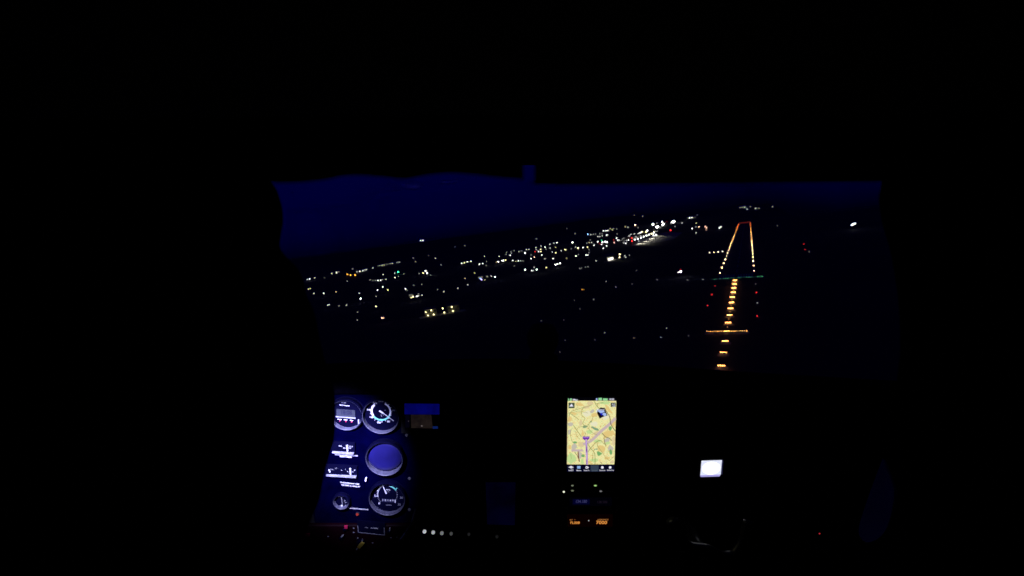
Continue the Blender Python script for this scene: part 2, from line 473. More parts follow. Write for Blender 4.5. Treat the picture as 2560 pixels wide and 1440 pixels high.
    'p': '-347,969,16.0,2.09,B,w -346,1014,16.0,2.15,B,w -345,1067,16.0,2.21,B,w -346,1126,16.0,2.28,B,w -348,1190,16.0,2.36,B,w -347,1239,16.0,2.42,B,w -347,1293,16.0,2.48,B,y -313,1146,16.0,2.30,B,w -352,1373,16.0,2.58,B,w -305,1155,16.0,2.30,B,w',
    'q': '-306,455,8.9,0.95,d,w -302,454,8.9,1.00,m,y -316,523,9.0,1.56,B,y -296,453,9.0,1.00,m,y -282,483,9.0,1.50,B,y -262,400,8.9,1.40,B,y -255,424,9.0,0.97,m,w -242,379,9.0,0.93,m,w -245,430,9.0,0.92,d,w',
    's': '-23,-186,0.8,0.51,b,r -23,-122,0.9,0.57,b,r -23,-61,1.0,0.54,m,r 24,-64,1.0,0.51,x,w 24,-124,1.0,0.57,b,r 24,-183,0.9,0.42,d,w 23,-243,1.0,0.46,b,r',
}
WHERE = {
    'a': 'in the sparse suburb lights farthest from the runway',
    'b': 'among the nearest lights below the suburb',
    'c': 'in the suburb past the green lamp',
    'd': 'in the spread-out side of the town',
    'e': 'in the middle of the town',
    'f': 'in the dense lights around the floodlit apron',
    'g': 'among the red and white lights past the apron',
    'h': 'on the dark fields before the approach lights',
    'i': 'in the faint lights beyond the runway end',
    'k': 'scattered beside the runway',
    'p': 'of the flood masts along the apron',
    'q': 'around the bright hangar',
    's': 'of the lights flanking the approach line',
}
for key, rows in LIGHTS.items():
    for i, row in enumerate(rows.split()):
        a = row.split(',')
        x, y, z, rad = [float(q) for q in a[:4]]
        b, c = a[4], a[5]
        name, cat = ('obstruction_light', 'light') if c == 'r' else ('floodlight', 'floodlight') if b == 'C' or key in 'pq' else ('street_lamp', 'street lamp')
        if key == 's':
            name, cat = 'approach_side_light', 'light'
        st = LS[b] * (0.6 if c == 'r' else 1.4 if c in 'gob' else 1.0)
        o = link(name, globe(glow('lamp_%s_%s' % (CW[c], LW[b]), LC[c], st)), None, T((x, y, z)) @ Matrix.Scale(rad, 4))
        h = z - min(terrain(x, y), z - 1)
        link('pole', POLE, o, Matrix.Diagonal((0.06, 0.06, h / rad, 1)))
        if key == 'p' and i in (1, 3, 5, 8):
            fl = bpy.data.lights.new('lamp_light', 'SPOT')
            fl.energy = 3.2e5
            fl.color = (1.0, 0.95, 0.74)
            fl.spot_size = R(46)
            fl.spot_blend = 0.8
            fl.shadow_soft_size = 1.0
            fo = bpy.data.objects.new('lamp_light', fl)
            COL.objects.link(fo)
            fo.location = (x + 2, y - 4, z + 3)
            fo.rotation_euler = Vector((18, -38, -20)).to_track_quat('-Z', 'Y').to_euler()
            keep = fo.matrix_basis.copy()
            fo.parent = o
            fo.matrix_basis = o.matrix_basis.inverted() @ T((x + 2, y - 4, z + 3)) @ fo.rotation_euler.to_matrix().to_4x4()
        tag(o, '%s %s %s, %s from left %s' % (LW[b], CW[c], cat, ordinal(i + 1), WHERE[key]), cat, 'lights ' + WHERE[key])

# ---- runway lights
M_HOUS = pbr('lamp_housing', (0.25, 0.2, 0.05), 0.5, 0.3)
M_EDGE = [glow('edge_lamp_%d' % k, c, s) for k, (c, s) in enumerate((((1, 0.58, 0.27), 24.0), ((1, 0.46, 0.16), 11.0), ((1, 0.30, 0.07), 6.0), ((1, 0.16, 0.03), 4.0)))]
M_GREEN = [glow('threshold_lamp_%d' % k, (0.2, 1, 0.5), s) for k, s in enumerate((1.7, 0.7, 0.2))]
M_RED = glow('runway_end_lamp', (1, 0.08, 0.04), 0.35)
M_APP = glow('approach_lamp', (1.0, 0.40, 0.10), 24.0)
M_SPILL = pbr('pale_spill_catcher', (0.26, 0.23, 0.19), 0.95, 0, 0.4, 0.4)
M_FLASH = glow('flasher_lamp', (1.0, 0.45, 0.1), 3.5)
M_PAPI = glow('glide_lamp', (1, 0.86, 0.72), 7.0)
BASE = MB().lathe([(0.0, -1.0), (0.7, -1.0), (0.6, -0.6), (0.0, -0.6)], 8).mesh('base', M_HOUS)


def airfield_light(name, x, y, r, m, label, cat, group, z=None):
    o = link(name, globe(m), None, T((x, y, r if z is None else z)) @ Matrix.Scale(r, 4))
    link('base', BASE, o)
    return tag(o, label, cat, group)


EW = 23.2
for s, side in ((-1, 'left'), (1, 'right')):
    for k in range(27):
        y = 61.7 + 60 * k
        d = (CAM - Vector((0, y, 0))).length
        boost = (1.15, 1.5, 1.4, 1.35, 0.85, 1.15, 0.9, 1.0, 0.9, 0.95)[k % 10] if s < 0 else (0.85, 1.0, 1.35, 1.15, 0.8, 1.15, 0.9, 1.2, 0.85, 1.2)[k % 10]
        rr = 0.66 * d / FPX * boost * (0.75 if k > 10 else 1)
        m = M_EDGE[0 if k < 10 else 1 if k < 16 else 2 if k < 21 else 3]
        airfield_light('runway_edge_light', s * EW, y, rr, m, '%s warm white edge light from the green threshold, %s side of runway' % (ordinal(k + 1), side),
                       'runway light', 'runway edge lights')
TX = [(-43.6, 2), (-31, 2), (-27.4, 0), (-25.4, 1), (-20.6, 0), (-15.3, 0), (-12.8, 0), (-10, 0), (-7.1, 2), (-4.8, 0), (-2.2, 1), (0.4, 2), (3, 0), (5.5, 0), (8.2, 2), (10.8, 2), (13.2, 0), (15.8, 0),
      (18.5, 0), (21.2, 2), (25.5, 2), (27.4, 0), (29.4, 1), (31.2, 0), (33.2, 0)]
for i, (x, k) in enumerate(TX):
    airfield_light('threshold_light', x, 2 - 0.03 * x, (0.32, 0.3, 0.28)[k], M_GREEN[k], '%s green light from the left in the threshold row' % ordinal(i + 1), 'threshold light',
                   'green threshold lights')
for i in range(6):
    airfield_light('runway_end_light', -20 + 8 * i, 1668, 2.2, M_RED, '%s dim red light from left across the far runway end' % ordinal(i + 1), 'runway light', 'red runway end lights')


def light_bar(n, w, y, x0, label, cat, name, r):
    bar = MB().box(-w / 2 - .3, w / 2 + .3, -.12, .12, -.25, .0)
    for k in (-0.8, 0, 0.8):
        bar.box(k * w / 2 - .1, k * w / 2 + .1, -.1, .1, -1.6, -.25)
    b = bar.build(name, M_POLE, None, T((x0, y, 1.6)))
    MB().box(-w / 2 - 2, w / 2 + 2, -3.2, 3.2, -1.75, -1.58).build('spill_pad', M_SPILL, b)  # added pale pad that catches the lamps' spill as a halo
    for k in range(n):
        link('lamp', globe(M_APP), b, T(((k - (n - 1) / 2) * w / (n - 1), 0, r * .8)) @ Matrix.Scale(r, 4))
    tag(b, label, cat, 'approach lights before the runway')
    return b


for k in range(13):
    y = -30 * (k + 1)
    d = (CAM - Vector((0, y, 0))).length
    if k == 12:
        light_bar(4, 3.6, y, 0.2, 'nearest short bar of approach lights just above the glareshield', 'approach lights', 'approach_light_bar', 0.30)
    else:
        lab = 'centre bar of approach lights at the wide crossbar' if k == 9 else '%s warm white bar of approach lights below the green threshold' % ordinal(k + 1)
        light_bar(5, 3.7 if k > 8 else 3.8, y, 0, lab, 'approach lights', 'approach_light_bar', (0.7 if k < 9 else 0.66) * d / FPX)
    if k < 9:
        y2 = y - 15
        o = link('approach_flasher', globe(M_FLASH), None, T((0, y2, 1.6)) @ Matrix.Scale(0.62 * d / FPX, 4))
        link('pole', POLE, o, Matrix.Diagonal((0.1, 0.1, 2.2, 1)))
        tag(o, 'small orange flasher after the %s bar of approach lights' % ordinal(k + 1), 'flasher', 'flashers between the approach light bars')
d300 = (CAM - Vector((0, -300, 0))).length
light_bar(8, 11.0, -300, -9.6, 'left wing of the wide crossbar of approach lights', 'approach lights', 'approach_crossbar', 0.42 * d300 / FPX)
light_bar(8, 11.0, -300, 9.2, 'right wing of the wide crossbar of approach lights', 'approach lights', 'approach_crossbar', 0.42 * d300 / FPX)
for i in range(4):
    x = -60.9 + 8.7 * i
    b = MB().bbox(-1.2, 1.2, -1, 1, 0, 1.2, 0.2).build('glide_path_light', M_HOUS, None, T((x, 397 - i, 0)))
    link('lamp', globe(M_PAPI), b, T((0, -0.6, 1.3)) @ Matrix.Scale(.8 + .05 * i, 4))
    tag(b, '%s of four white glide path lights, counted from the left, beside runway' % ordinal(i + 1), 'glide light', 'glide path lights')

# ---- lit yards and buildings
M_WALL = pbr('rendered_wall', (0.2, 0.21, 0.16), 0.85, 0, 0.2, 0.4)
M_ROOF = pbr('sheet_roof', (0.10, 0.10, 0.11), 0.7, 0, 0.2, 0.5)
M_DOOR = pbr('steel_door', (0.16, 0.17, 0.18), 0.5, 0.2)
M_WPANE = pbr('dark_pane', (0.02, 0.02, 0.025), 0.1)
M_WLIT = glow('lit_pane', (1.0, 0.93, 0.75), 0.5)
M_YARD = pbr('yard_paving', (0.2, 0.2, 0.17), 0.9, 0, 0.3, 0.1)


def building(name, x, y, rz, L, D, H, nwin, label, cat, lit=(), door=True):
    o = empty(name, T((x, y, 0)) @ Matrix.Rotation(rz, 4, 'Z'))
    tag(o, label, cat)
    MB().box(-L / 2, L / 2, 0, D, 0, H).build('wall', M_WALL, o)
    rf = MB().add([(-L / 2 - .5, -.5, H + .05), (L / 2 + .5, -.5, H + .05), (L / 2 + .5, D + .5, H + .05), (-L / 2 - .5, D + .5, H + .05), (-L / 2 - .5, D / 2, H + D * .16), (L / 2 + .5, D / 2, H + D * .16)],
                  [(0, 1, 5, 4), (2, 3, 4, 5), (1, 2, 5), (3, 0, 4), (3, 2, 1, 0)])
    rf.build('roof', M_ROOF, o)
    for k in range(nwin):
        wx = -L / 2 + (k + 0.5) * L / nwin
        w = min(3.2, L / nwin * .6)
        if door and k == nwin // 2:
            MB().box(wx - w / 2, wx + w / 2, -.12, -.01, 0.05, H * .62).build('door', M_DOOR, o)
            continue
        wn = MB().box(wx - w / 2 - .15, wx + w / 2 + .15, -.1, -.01, H * .42, H * .78).build('window', M_DOOR, o)
        MB().box(wx - w / 2, wx + w / 2, -.16, -.105, H * .42 + .15, H * .78 - .15).build('pane', M_WLIT if k in lit else M_WPANE, wn)
    return o


def yard_light(x, y, z, r, label, k='B', c='w', grp='wall lamps on the floodlit yard halls'):
    o = link('yard_light', globe(glow('lamp_%s_%s' % (CW[c], LW[k]), LC[c], LS[k])), None, T((x, y, z)) @ Matrix.Scale(r, 4))
    link('pole', POLE, o, Matrix.Diagonal((0.08, 0.08, z / r, 1)))
    tag(o, label, 'wall lamp', grp)


ya = math.atan2(-157.3 + 191.8, -375 + 410.5)


def yard(px, py):
    return px, py


# floodlit storage hall, lower part of the town
ux, uy = math.cos(ya), math.sin(ya)
building('storage_hall', -400, -175, ya, 17, 14, 9, 4, 'pale storage hall lit by its own wall lamps, nearest building, left one', 'hall')
building('storage_hall', -376, -150, ya, 17, 14, 9, 4, 'pale storage hall lit by its own wall lamps, nearest building, right one', 'hall')
yd = MB().box(-34, 34, -16, 2, -.3, 0.03).build('yard_paving', M_YARD, None, T((-388, -164, 0)) @ Matrix.Rotation(ya, 4, 'Z'))
tag(yd, 'paved yard before the two storage halls', 'yard', kind='structure')
for i, (dx, h) in enumerate(((-23.5, 6.4), (-15.5, 7.6), (1.5, 7.6), (15.0, 7.2))):
    yard_light(-388 + dx * ux + 3.2 * uy, -164 + dx * uy - 3.2 * ux, h, .8, '%s bright wall lamp from left on the near storage halls' % ordinal(i + 1), 'B', 'y')
for i, (dx, dy) in enumerate(((-21.5, 4.8), (-13.2, 5.4), (2.6, 4.6), (15.6, 5.0))):  # glowing globes stand in for pools of lamplight on the yard
    yard_light(-388 + dx * ux + dy * uy, -164 + dx * uy - dy * ux, 1.4, 1.0, '%s low glowing pool of light from left before the near storage halls' % ordinal(i + 1), 'b', 'y', 'light pools on the yard')

# hangar and apron by the runway
hx, hy = -299.4, 428.2
ha = math.atan2(477.9 - 428.2, -283.3 + 299.4)
hb = building('hangar', hx + 18 * math.cos(ha), hy + 18 * math.sin(ha), ha, 46, 26, 11, 5, 'hangar with brightly lit front beside the airfield', 'hangar', lit=(0, 1), door=False)
MB().box(-17, 6, -.3, -.17, .3, 6).build('glowing_front', glow('hangar_light', (1, 0.95, 0.8), 2.6), hb)  # bright hangar front, its light put into a glowing slab
ap = MB().prism([(-345, 905), (-300, 900), (-225, 1030), (-240, 1420), (-340, 1640), (-382, 1250)], -.3, 0.04).build('apron', M_CONC)
tag(ap, 'concrete apron floodlit beside the runway', 'apron', kind='structure')
ap2 = MB().box(-40, 40, -22, 0, -.3, 0.035).build('hangar_apron', M_CONC, None, T((hx + 18 * math.cos(ha), hy + 18 * math.sin(ha), 0)) @ Matrix.Rotation(ha, 4, 'Z'))
tag(ap2, 'paved strip before the lit hangar', 'apron', kind='structure')
building('terminal', -420, 1330, R(80), 120, 24, 12, 12, 'low terminal building with lit windows behind the apron', 'terminal', lit=(1, 2, 4, 5, 8, 10))
building('service_hut', -88.7, 98, R(10), 8, 6, 3.5, 2, 'small service hut under a brilliant lamp beside the threshold', 'hut')
building('shop', -562.7, 252, R(25), 26, 14, 7, 4, 'shop with a blue and violet glowing sign in the suburb', 'shop', lit=(0, 1, 3))
building('low_building', -599.5, 32, R(35), 22, 10, 5, 5, 'low building lit yellow in the suburb above the storage halls', 'building', lit=(0, 1, 2, 4))
M_STREAK = glow('streak_lamp', (1, 1, 1), 3.2)
so = MB().tube([(0, 0, 0), (0, 0, 11)], .25, 8).build('curved_floodlight', M_POLE, None, T((243.3, 669.2, 0)))
MB().tube([(-4.6, 0, 10.4), (-1.6, 0, 12.6), (1.6, 0, 14.2), (4.6, 0, 14.6)], [.9, 1.6, 1.7, 1.1], 10).build('lamp', M_STREAK, so)
tag(so, 'brilliant white curved floodlight alone on the dark land right of runway', 'floodlight')

# ================================================================== THE COCKPIT
# cabin frame: origin at the eye point, X right, Y forward, Z up (the aircraft is banked to the right on approach)
K = frame(RIGHT, FWD, UP, CAM)


def pk(px, py, d):
    return Vector(((px - 1280) / FPX * d, d, (720 - py) / FPX * d))


TILT = R(13)
P0 = pk(1280, 1100, 0.86)
PX_ = Vector((1, 0, 0))
PY_ = Vector((0, -math.sin(TILT), math.cos(TILT)))
PN_ = Vector((0, -math.cos(TILT), -math.sin(TILT)))
PM = K @ frame(PX_, PY_, PN_, P0)               # instrument panel frame: x right, y up, z out towards the seats


def pu(px, py, w=0.0):
    d = pk(px, py, 1.0)
    t = (w + P0.dot(PN_)) / d.dot(PN_)
    q = d * t - P0
    return q.dot(PX_), q.dot(PY_)


M_BLK = pbr('black_crackle_plastic', (0.012, 0.012, 0.013), 0.7, 0, 0.3, 300, 0.3, 0.12)
M_LIN = pbr('dark_roof_fabric', (0.02, 0.02, 0.022), 0.95, 0, 0.3, 120)
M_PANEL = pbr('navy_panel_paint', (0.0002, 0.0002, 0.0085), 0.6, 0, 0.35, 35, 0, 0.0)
M_MAROON = pbr('maroon_panel_paint', (0.006, 0.0003, 0.002), 0.6, 0, 0.3, 30, 0, 0.05)
M_BEZ = pbr('grey_bezel_metal', (0.3, 0.3, 0.34), 0.55, 0, 0.35, 160)
M_WELL = pbr('well_grey', (0.085, 0.085, 0.12), 0.5, 0, 0.35, 160)
M_DIAL = pbr('dial_black', (0.002, 0.002, 0.012), 0.8, 0, 0.2, 60, 0, 0.0)
M_WHITE = pbr('dial_white', (0.8, 0.8, 0.8), 0.6, 0, 0.12, 200)
M_GREY = pbr('grey_and_dimmed_white', (0.3, 0.3, 0.32), 0.6, 0, 0.2, 200)  # grey parts, also white marks with the lamp's fall-off put into colour
M_TEAL = pbr('dial_green', (0.16, 0.62, 0.45), 0.6, 0, 0.15, 200)
M_BLUEDISC = pbr('blue_glass_disc', (0.008, 0.0068, 0.075), 0.35, 0, 0.25, 18)
M_LCD = pbr('lcd_grey', (0.03, 0.034, 0.045), 0.4, 0, 0.15, 40)
M_LCDK = pbr('lcd_digit', (0.008, 0.008, 0.03), 0.5)
M_REDCAP = pbr('red_button', (0.5, 0.02, 0.08), 0.4)
M_STEEL = pbr('bright_steel', (0.55, 0.55, 0.58), 0.3, 0.8, 0.1, 90)
M_YEL = pbr('yellow_key_tag', (0.55, 0.42, 0.05), 0.5)
M_TRIM = pbr('sky_tinted_trim', (0.03, 0.02, 0.3), 0.8, 0, 0.3, 12, 0, 0.1)
M_CREAM = pbr('pale_trim', (0.25, 0.25, 0.27), 0.7, 0, 0.2, 12)
M_CARD = pbr('pale_card', (0.5, 0.5, 0.55), 0.8, 0, 0.15, 30)

glass = bpy.data.materials.new('clear_acrylic')
glass.use_nodes = True
gn, gl = glass.node_tree.nodes, glass.node_tree.links
gn.clear()
g_o = gn.new('ShaderNodeOutputMaterial')
g_m = gn.new('ShaderNodeMixShader')
g_t = gn.new('ShaderNodeBsdfTransparent')
g_g = gn.new('ShaderNodeBsdfGlossy')
g_f = gn.new('ShaderNodeFresnel')
g_g.inputs['Roughness'].default_value = 0.03
g_f.inputs['IOR'].default_value = 1.2
gl.new(g_f.outputs[0], g_m.inputs[0])
gl.new(g_t.outputs[0], g_m.inputs[1])
gl.new(g_g.outputs[0], g_m.inputs[2])
gl.new(g_m.outputs[0], g_o.inputs[0])

# ---- cabin shell
cabin = empty('aircraft_cabin', K)
tag(cabin, 'black interior of a light aircraft cabin round the lit panel', 'cabin')


def poly_slab(name, pts, d, th, mat, parent):
    """an outline at distance d in front of the eye, th metres deep"""
    n = len(pts)
    a = [pk(x, y, d) for x, y in pts]
    b = [pk(x, y, d + th) for x, y in pts]
    fs = [tuple(range(n)), tuple(reversed(range(n, 2 * n)))]
    fs += [(i, n + i, n + (i + 1) % n, (i + 1) % n) for i in range(n)]
    m = MB().add(a + b, fs)
    return m.build(name, mat, parent)


def smooth_pts(pts, k=4):
    out = []
    n = len(pts)
    for i in range(n - 1):
        p0, p1, p2, p3 = [Vector(pts[max(0, min(n - 1, j))]) for j in (i - 1, i, i + 1, i + 2)]
        for s in range(k):
            t = s / k
            out.append(tuple(0.5 * ((2 * p1) + (p2 - p0) * t + (2 * p0 - 5 * p1 + 4 * p2 - p3) * t * t + (3 * p1 - p0 - 3 * p2 + p3) * t ** 3)))
    out.append(tuple(pts[-1]))
    return out


lp = smooth_pts([(640, 428), (684, 462), (702, 505), (708, 550), (702, 590), (700, 618), (718, 645), (742, 668), (758, 700), (766, 738), (786, 782), (802, 860), (820, 930), (837, 985),
                 (837, 1085), (826, 1130), (811, 1185), (798, 1250), (768, 1320), (720, 1440), (700, 1560)])
poly_slab('windscreen_post', [(-60, 1560), (-60, 428)] + lp, 0.30, 0.02, M_LIN, cabin)
rp_ = smooth_pts([(2206, 420), (2203, 462), (2197, 500), (2206, 560), (2228, 640), (2246, 760), (2250, 880), (2240, 1000), (2262, 1200), (2280, 1560)])
poly_slab('windscreen_post', rp_ + [(2640, 1560), (2640, 420)], 0.32, 0.02, M_LIN, cabin)
poly_slab('windscreen_header', [(120, 414), (2760, 412), (2760, 240), (120, 240)], 0.60, 0.05, M_LIN, cabin)
XL, XR, YB, YF, ZF = -0.47, 0.74, -0.55, 1.3, -0.85
rf = MB()
N = 16
vs = []
for yy, zz in ((YB, 0.30), (0.0, 0.30), (0.35, 0.255), (0.63, 0.20)):
    for i in range(N + 1):
        t = i / N
        x = XL - 0.02 + (XR - XL + 0.04) * t
        vs.append((x, yy, zz - 0.07 * (2 * t - 1) ** 4))
fs = []
for r_i in range(3):
    for i in range(N):
        a = r_i * (N + 1) + i
        fs.append((a, a + N + 1, a + N + 2, a + 1))
rf.add(vs, fs)
rf.build('roof_lining', M_LIN, cabin, smooth=True)
MB().add([(XL, YB, ZF), (XL, YF, ZF), (XL, YF, -.29), (XL, .66, -.16), (XL, .66, .32), (XL, YB, .32)], [(0, 1, 2, 3, 4, 5)]).build('side_wall', M_LIN, cabin)
MB().add([(XR, YB, ZF), (XR, YF, ZF), (XR, YF, -.29), (XR, .70, -.16), (XR, .70, .32), (XR, YB, .32)], [(5, 4, 3, 2, 1, 0)]).build('side_wall', M_LIN, cabin)
MB().add([(XL, YB, ZF), (XR, YB, ZF), (XR, YB, .32), (XL, YB, .32)], [(0, 1, 2, 3)]).build('rear_bulkhead', M_LIN, cabin)
MB().add([(XL, YB, ZF), (XR, YB, ZF), (XR, YF, ZF), (XL, YF, ZF)], [(0, 1, 2, 3)]).build('floor', M_LIN, cabin)
MB().add([(XL, YF, ZF), (XR, YF, ZF), (XR, YF, -.29), (XL, YF, -.29)], [(0, 1, 2, 3)]).build('firewall', M_LIN, cabin)
# raked one-piece windscreen, bowed sideways
wv, wf = [], []
for j in range(7):
    s = j / 6
    for i in range(13):
        t = i / 12
        x = XL + (XR - XL) * t
        bow = 0.10 * (1 - (2 * t - 1) ** 2)
        wv.append((x, 1.22 - 0.56 * s - 0.04 * s * s + bow * (1 - .6 * s), -0.285 + 0.47 * s + 0.03 * math.sin(math.pi * s)))
for j in range(6):
    for i in range(12):
        a = j * 13 + i
        wf.append((a, a + 1, a + 14, a + 13))
MB().add(wv, wf).build('windscreen', glass, cabin, smooth=True)
# pale trim beside the right seat, blue sky light put into its colour
tp = [(2207, 1145), (2224, 1190), (2236, 1232), (2224, 1300), (2203, 1340), (2166, 1356), (2146, 1328), (2162, 1268), (2186, 1200)]
tn = Vector((-0.75, -0.25, 0.6)).normalized()
tc0 = pk(2195, 1250, 0.72)
tv = []
for x, y in smooth_pts(tp + [tp[0]], 3)[:-1]:
    d = pk(x, y, 1.0)
    tv.append(d * (tc0.dot(tn) / d.dot(tn)))
n = len(tv)
MB().add(tv + [p - tn * 0.01 for p in tv], [tuple(range(n)), tuple(reversed(range(n, 2 * n)))] + [(i, n + i, n + (i + 1) % n, (i + 1) % n) for i in range(n)]).build('wall_trim', M_TRIM, cabin)

# ---- sun visors under the roof edge, with the slit of sky between them
vl = [(-80, 470), (560, 462), (640, 452), (690, 458), (760, 456), (820, 449), (850, 442), (900, 439), (960, 444), (1010, 449), (1040, 444), (1080, 437), (1130, 434), (1190, 438), (1250, 445), (1309, 449)]
vis = empty('sun_visor', K)
tag(vis, 'left black sun visor with a wavy lower edge', 'sun visor', 'sun visors')
poly_slab('flap', [(-80, 300), (1309, 290)][::-1] + smooth_pts(vl, 3), 0.18, 0.003, M_BLK, vis)
MB().tube([pk(600, 330, .19), pk(1295, 318, .19)], 0.003, 8).build('rod', M_STEEL, vis)
vis2 = empty('sun_visor', K)
tag(vis2, 'right black sun visor with a straight lower edge', 'sun visor', 'sun visors')
poly_slab('flap', [(2700, 300), (1336, 290)] + smooth_pts([(1336, 452), (1342, 462), (1500, 463), (1700, 461), (1900, 459), (2080, 457), (2210, 455), (2330, 455), (2700, 455)], 2), 0.185, 0.003, M_BLK, vis2)
MB().tube([pk(1350, 318, .195), pk(2290, 330, .195)], 0.003, 8).build('rod', M_STEEL, vis2)

# ---- glareshield
sil = smooth_pts([(780, 912), (900, 905), (1100, 899), (1280, 897), (1500, 906), (1700, 918), (1800, 926), (2000, 938), (2290, 955)], 3)
gs = MB()
for x, y in sil:
    dx = x
    a = pk(dx, y + 12, 1.26)
    cols = [a, pk(dx, y, 1.02), pk(dx, y + 18, .93)]
    lx = pk(dx, 965, 1)
    for yy, w in ((968, .020), (982, .022), (986, .014), (986, -.01)):
        d = pk(dx, yy, 1.0)
        cols.append(d * ((w + P0.dot(PN_)) / d.dot(PN_)))
    gs.v += [tuple(c) for c in cols]
nc = 7
for i in range(len(sil) - 1):
    for j in range(nc - 1):
        gs.f.append((i * nc + j, i * nc + j + 1, (i + 1) * nc + j + 1, (i + 1) * nc + j))
gs.mi = [0] * len(gs.f)
gsh = gs.build('glareshield', pbr('black_leatherette', (0.0010, 0.0008, 0.0026), 0.9, 0, 0.4, 200, 0.3, 0.0), None, K, smooth=True)
tag(gsh, 'black padded glareshield between the instruments and the windscreen', 'glareshield')

# ---- magnetic compass on the glareshield, a black silhouette
cmp_ = empty('magnetic_compass', K @ T(pk(1357, 905, 0.99)))
tag(cmp_, 'black magnetic compass standing on the middle of the glareshield', 'compass')
MB().bbox(-.03, .03, -.02, .02, 0, .02, .004).build('foot', M_BLK, cmp_)
MB().lathe([(0, .018), (.024, .02), (.034, .04), (.034, .062), (.024, .082), (0, .086)], 20).build('bowl', M_BLK, cmp_, smooth=True)
MB().bbox(-.022, .022, .040, .062, -.036, -.032, .001).build('card_window', M_WPANE, cmp_, Matrix.Rotation(R(90), 4, 'X'))

# ---- instrument panel board
(u0, v0), (u1, v1) = pu(790, 1352), pu(2275, 960)
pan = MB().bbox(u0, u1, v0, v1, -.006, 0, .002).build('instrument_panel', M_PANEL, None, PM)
tag(pan, 'dark navy instrument panel across the cabin under the glareshield', 'instrument panel')
(a0, b0), (a1, b1) = pu(760, 1378), pu(1040, 1306)
MB().bbox(a0, a1, b0, b1, .001, .008, .002).build('switch_strip', M_MAROON, pan)
(a0, b0), (a1, b1) = pu(1045, 1436), pu(1290, 1357)
MB().bbox(a0, a1, b0, b1, -.01, -.006, .002).build('lower_strip', M_MAROON, pan)
(a0, b0), (a1, b1) = pu(700, 1470), pu(1044, 1379)
MB().bbox(a0, a1, b0, b1, -.004, .0, .002).build('spill_blocker', M_DIAL, pan)  # added dark plate that keeps lamp spill off the floor
scr = MB().lathe([(0, .0022), (.0022, .002), (.003, .0004), (.003, 0)], 10).mesh('screw', M_STEEL)
for x, y in ((1017, 1088), (1024, 1196), (1024, 1274), (1060, 1150), (1095, 1176), (1395, 985), (1565, 985), (1395, 1200), (1565, 1200), (1130, 1000), (1300, 1000), (1700, 1000), (2000, 1010), (1650, 1300), (2048, 1345)):
    link('screw', scr, pan, T((*pu(x, y), 0)))
MB().disc(.0014, .001, 10).build('red_indicator', glow('small_red', (1, .05, .08), .5), pan, T((*pu(2048, 1333), 0)))
x, y = pu(921, 991)


class Inst:
    """an instrument whose parts are given where they sit on the panel"""
    def __init__(self, name, px, py, label, cat, group=None, w=0.0):
        self.o0 = pu(px, py)
        self.w = w
        self.r = empty(name, PM @ T((*self.o0, w)))
        tag(self.r, label, cat, group)

    def at(self, px, py, z=0.0):
        a, b = pu(px, py, self.w + z)
        return a - self.o0[0], b - self.o0[1]

    def rad(self, px, py, n):
        return self.at(px + n, py)[0] - self.at(px, py)[0]

    def txt(self, name, s, px, py, hpx, wpx, mat, z, rot=0.0, bold=0.0):
        x, y = self.at(px, py, z)
        k = self.rad(px, py, 1)
        return text(name, s, hpx * k, x, y, z, mat, self.r, R(rot), wpx * k if wpx else None, bold=bold)

    def bar(self, name, p, q, wpx, mat, z, th=0.0008, w2=None):
        a, b = Vector(self.at(*p, z)), Vector(self.at(*q, z))
        k = self.rad(*p, 1)
        d = (b - a).normalized()
        n = Vector((-d.y, d.x))
        wa, wb = wpx * k / 2, (w2 if w2 is not None else wpx) * k / 2
        return MB().prism([a - n * wa, b - n * wb, b + n * wb, a + n * wa][::1], z, z + th).build(name, mat, self.r)

    def quad(self, name, pts, mat, z0, z1, parent=None):
        return MB().prism([self.at(x, y, z1) for x, y in pts], z0, z1).build(name, mat, parent or self.r)


DEPTH = 0.008


def bezel(ins, px, py, R0, R1, hz, mat, lip=0.0):
    """deep well: black outer ring, grey inner wall going straight down to the dial"""
    k = ins.rad(px, py, 1)
    cx, cy = ins.at(px, py, hz)
    ro, ri = R0 * k, (R0 - 4) * k
    b_ = MB().lathe([(ro, -.001), (ro, hz * .85), (ro - .0012, hz), (ri + .0006, hz)], 72, cx=cx, cy=cy).build('bezel', M_DIAL, ins.r)
    MB().lathe([(ri + .0006, hz), (ri, hz - .0006), (ri - .0004, 0.0008)], 72, cx=cx, cy=cy).build('inner_wall', mat, b_)
    return b_


def dialface(ins, px, py, R1, mat, hz=0.0):
    k = ins.rad(px, py, 1)
    cx, cy = ins.at(px, py, hz)
    return MB().disc(R1 * k, .0011, 48, cx=cx, cy=cy).build('dial', mat, ins.r)


def cover(ins, px, py, R1, z=0.006):
    k = ins.rad(px, py, 1)
    cx, cy = ins.at(px, py, z)
    return MB().disc(R1 * k, z, 40, cx=cx, cy=cy).build('glass', glass, ins.r)


def ticks(ins, cx, cy, r0, r1, a0, a1, n, mat, z, wpx=1.1, major=None, mr=None):
    for i in range(n):
        a = R(a0 + (a1 - a0) * i / (n - 1))
        rr = r1 if not (major and i % major == 0) else mr
        ww = wpx if not (major and i % major == 0) else wpx * 1.8
        ins.bar('tick', (cx + r0 * math.cos(a), cy - r0 * math.sin(a)), (cx + rr * math.cos(a), cy - rr * math.sin(a)), ww, mat, z, .0002)


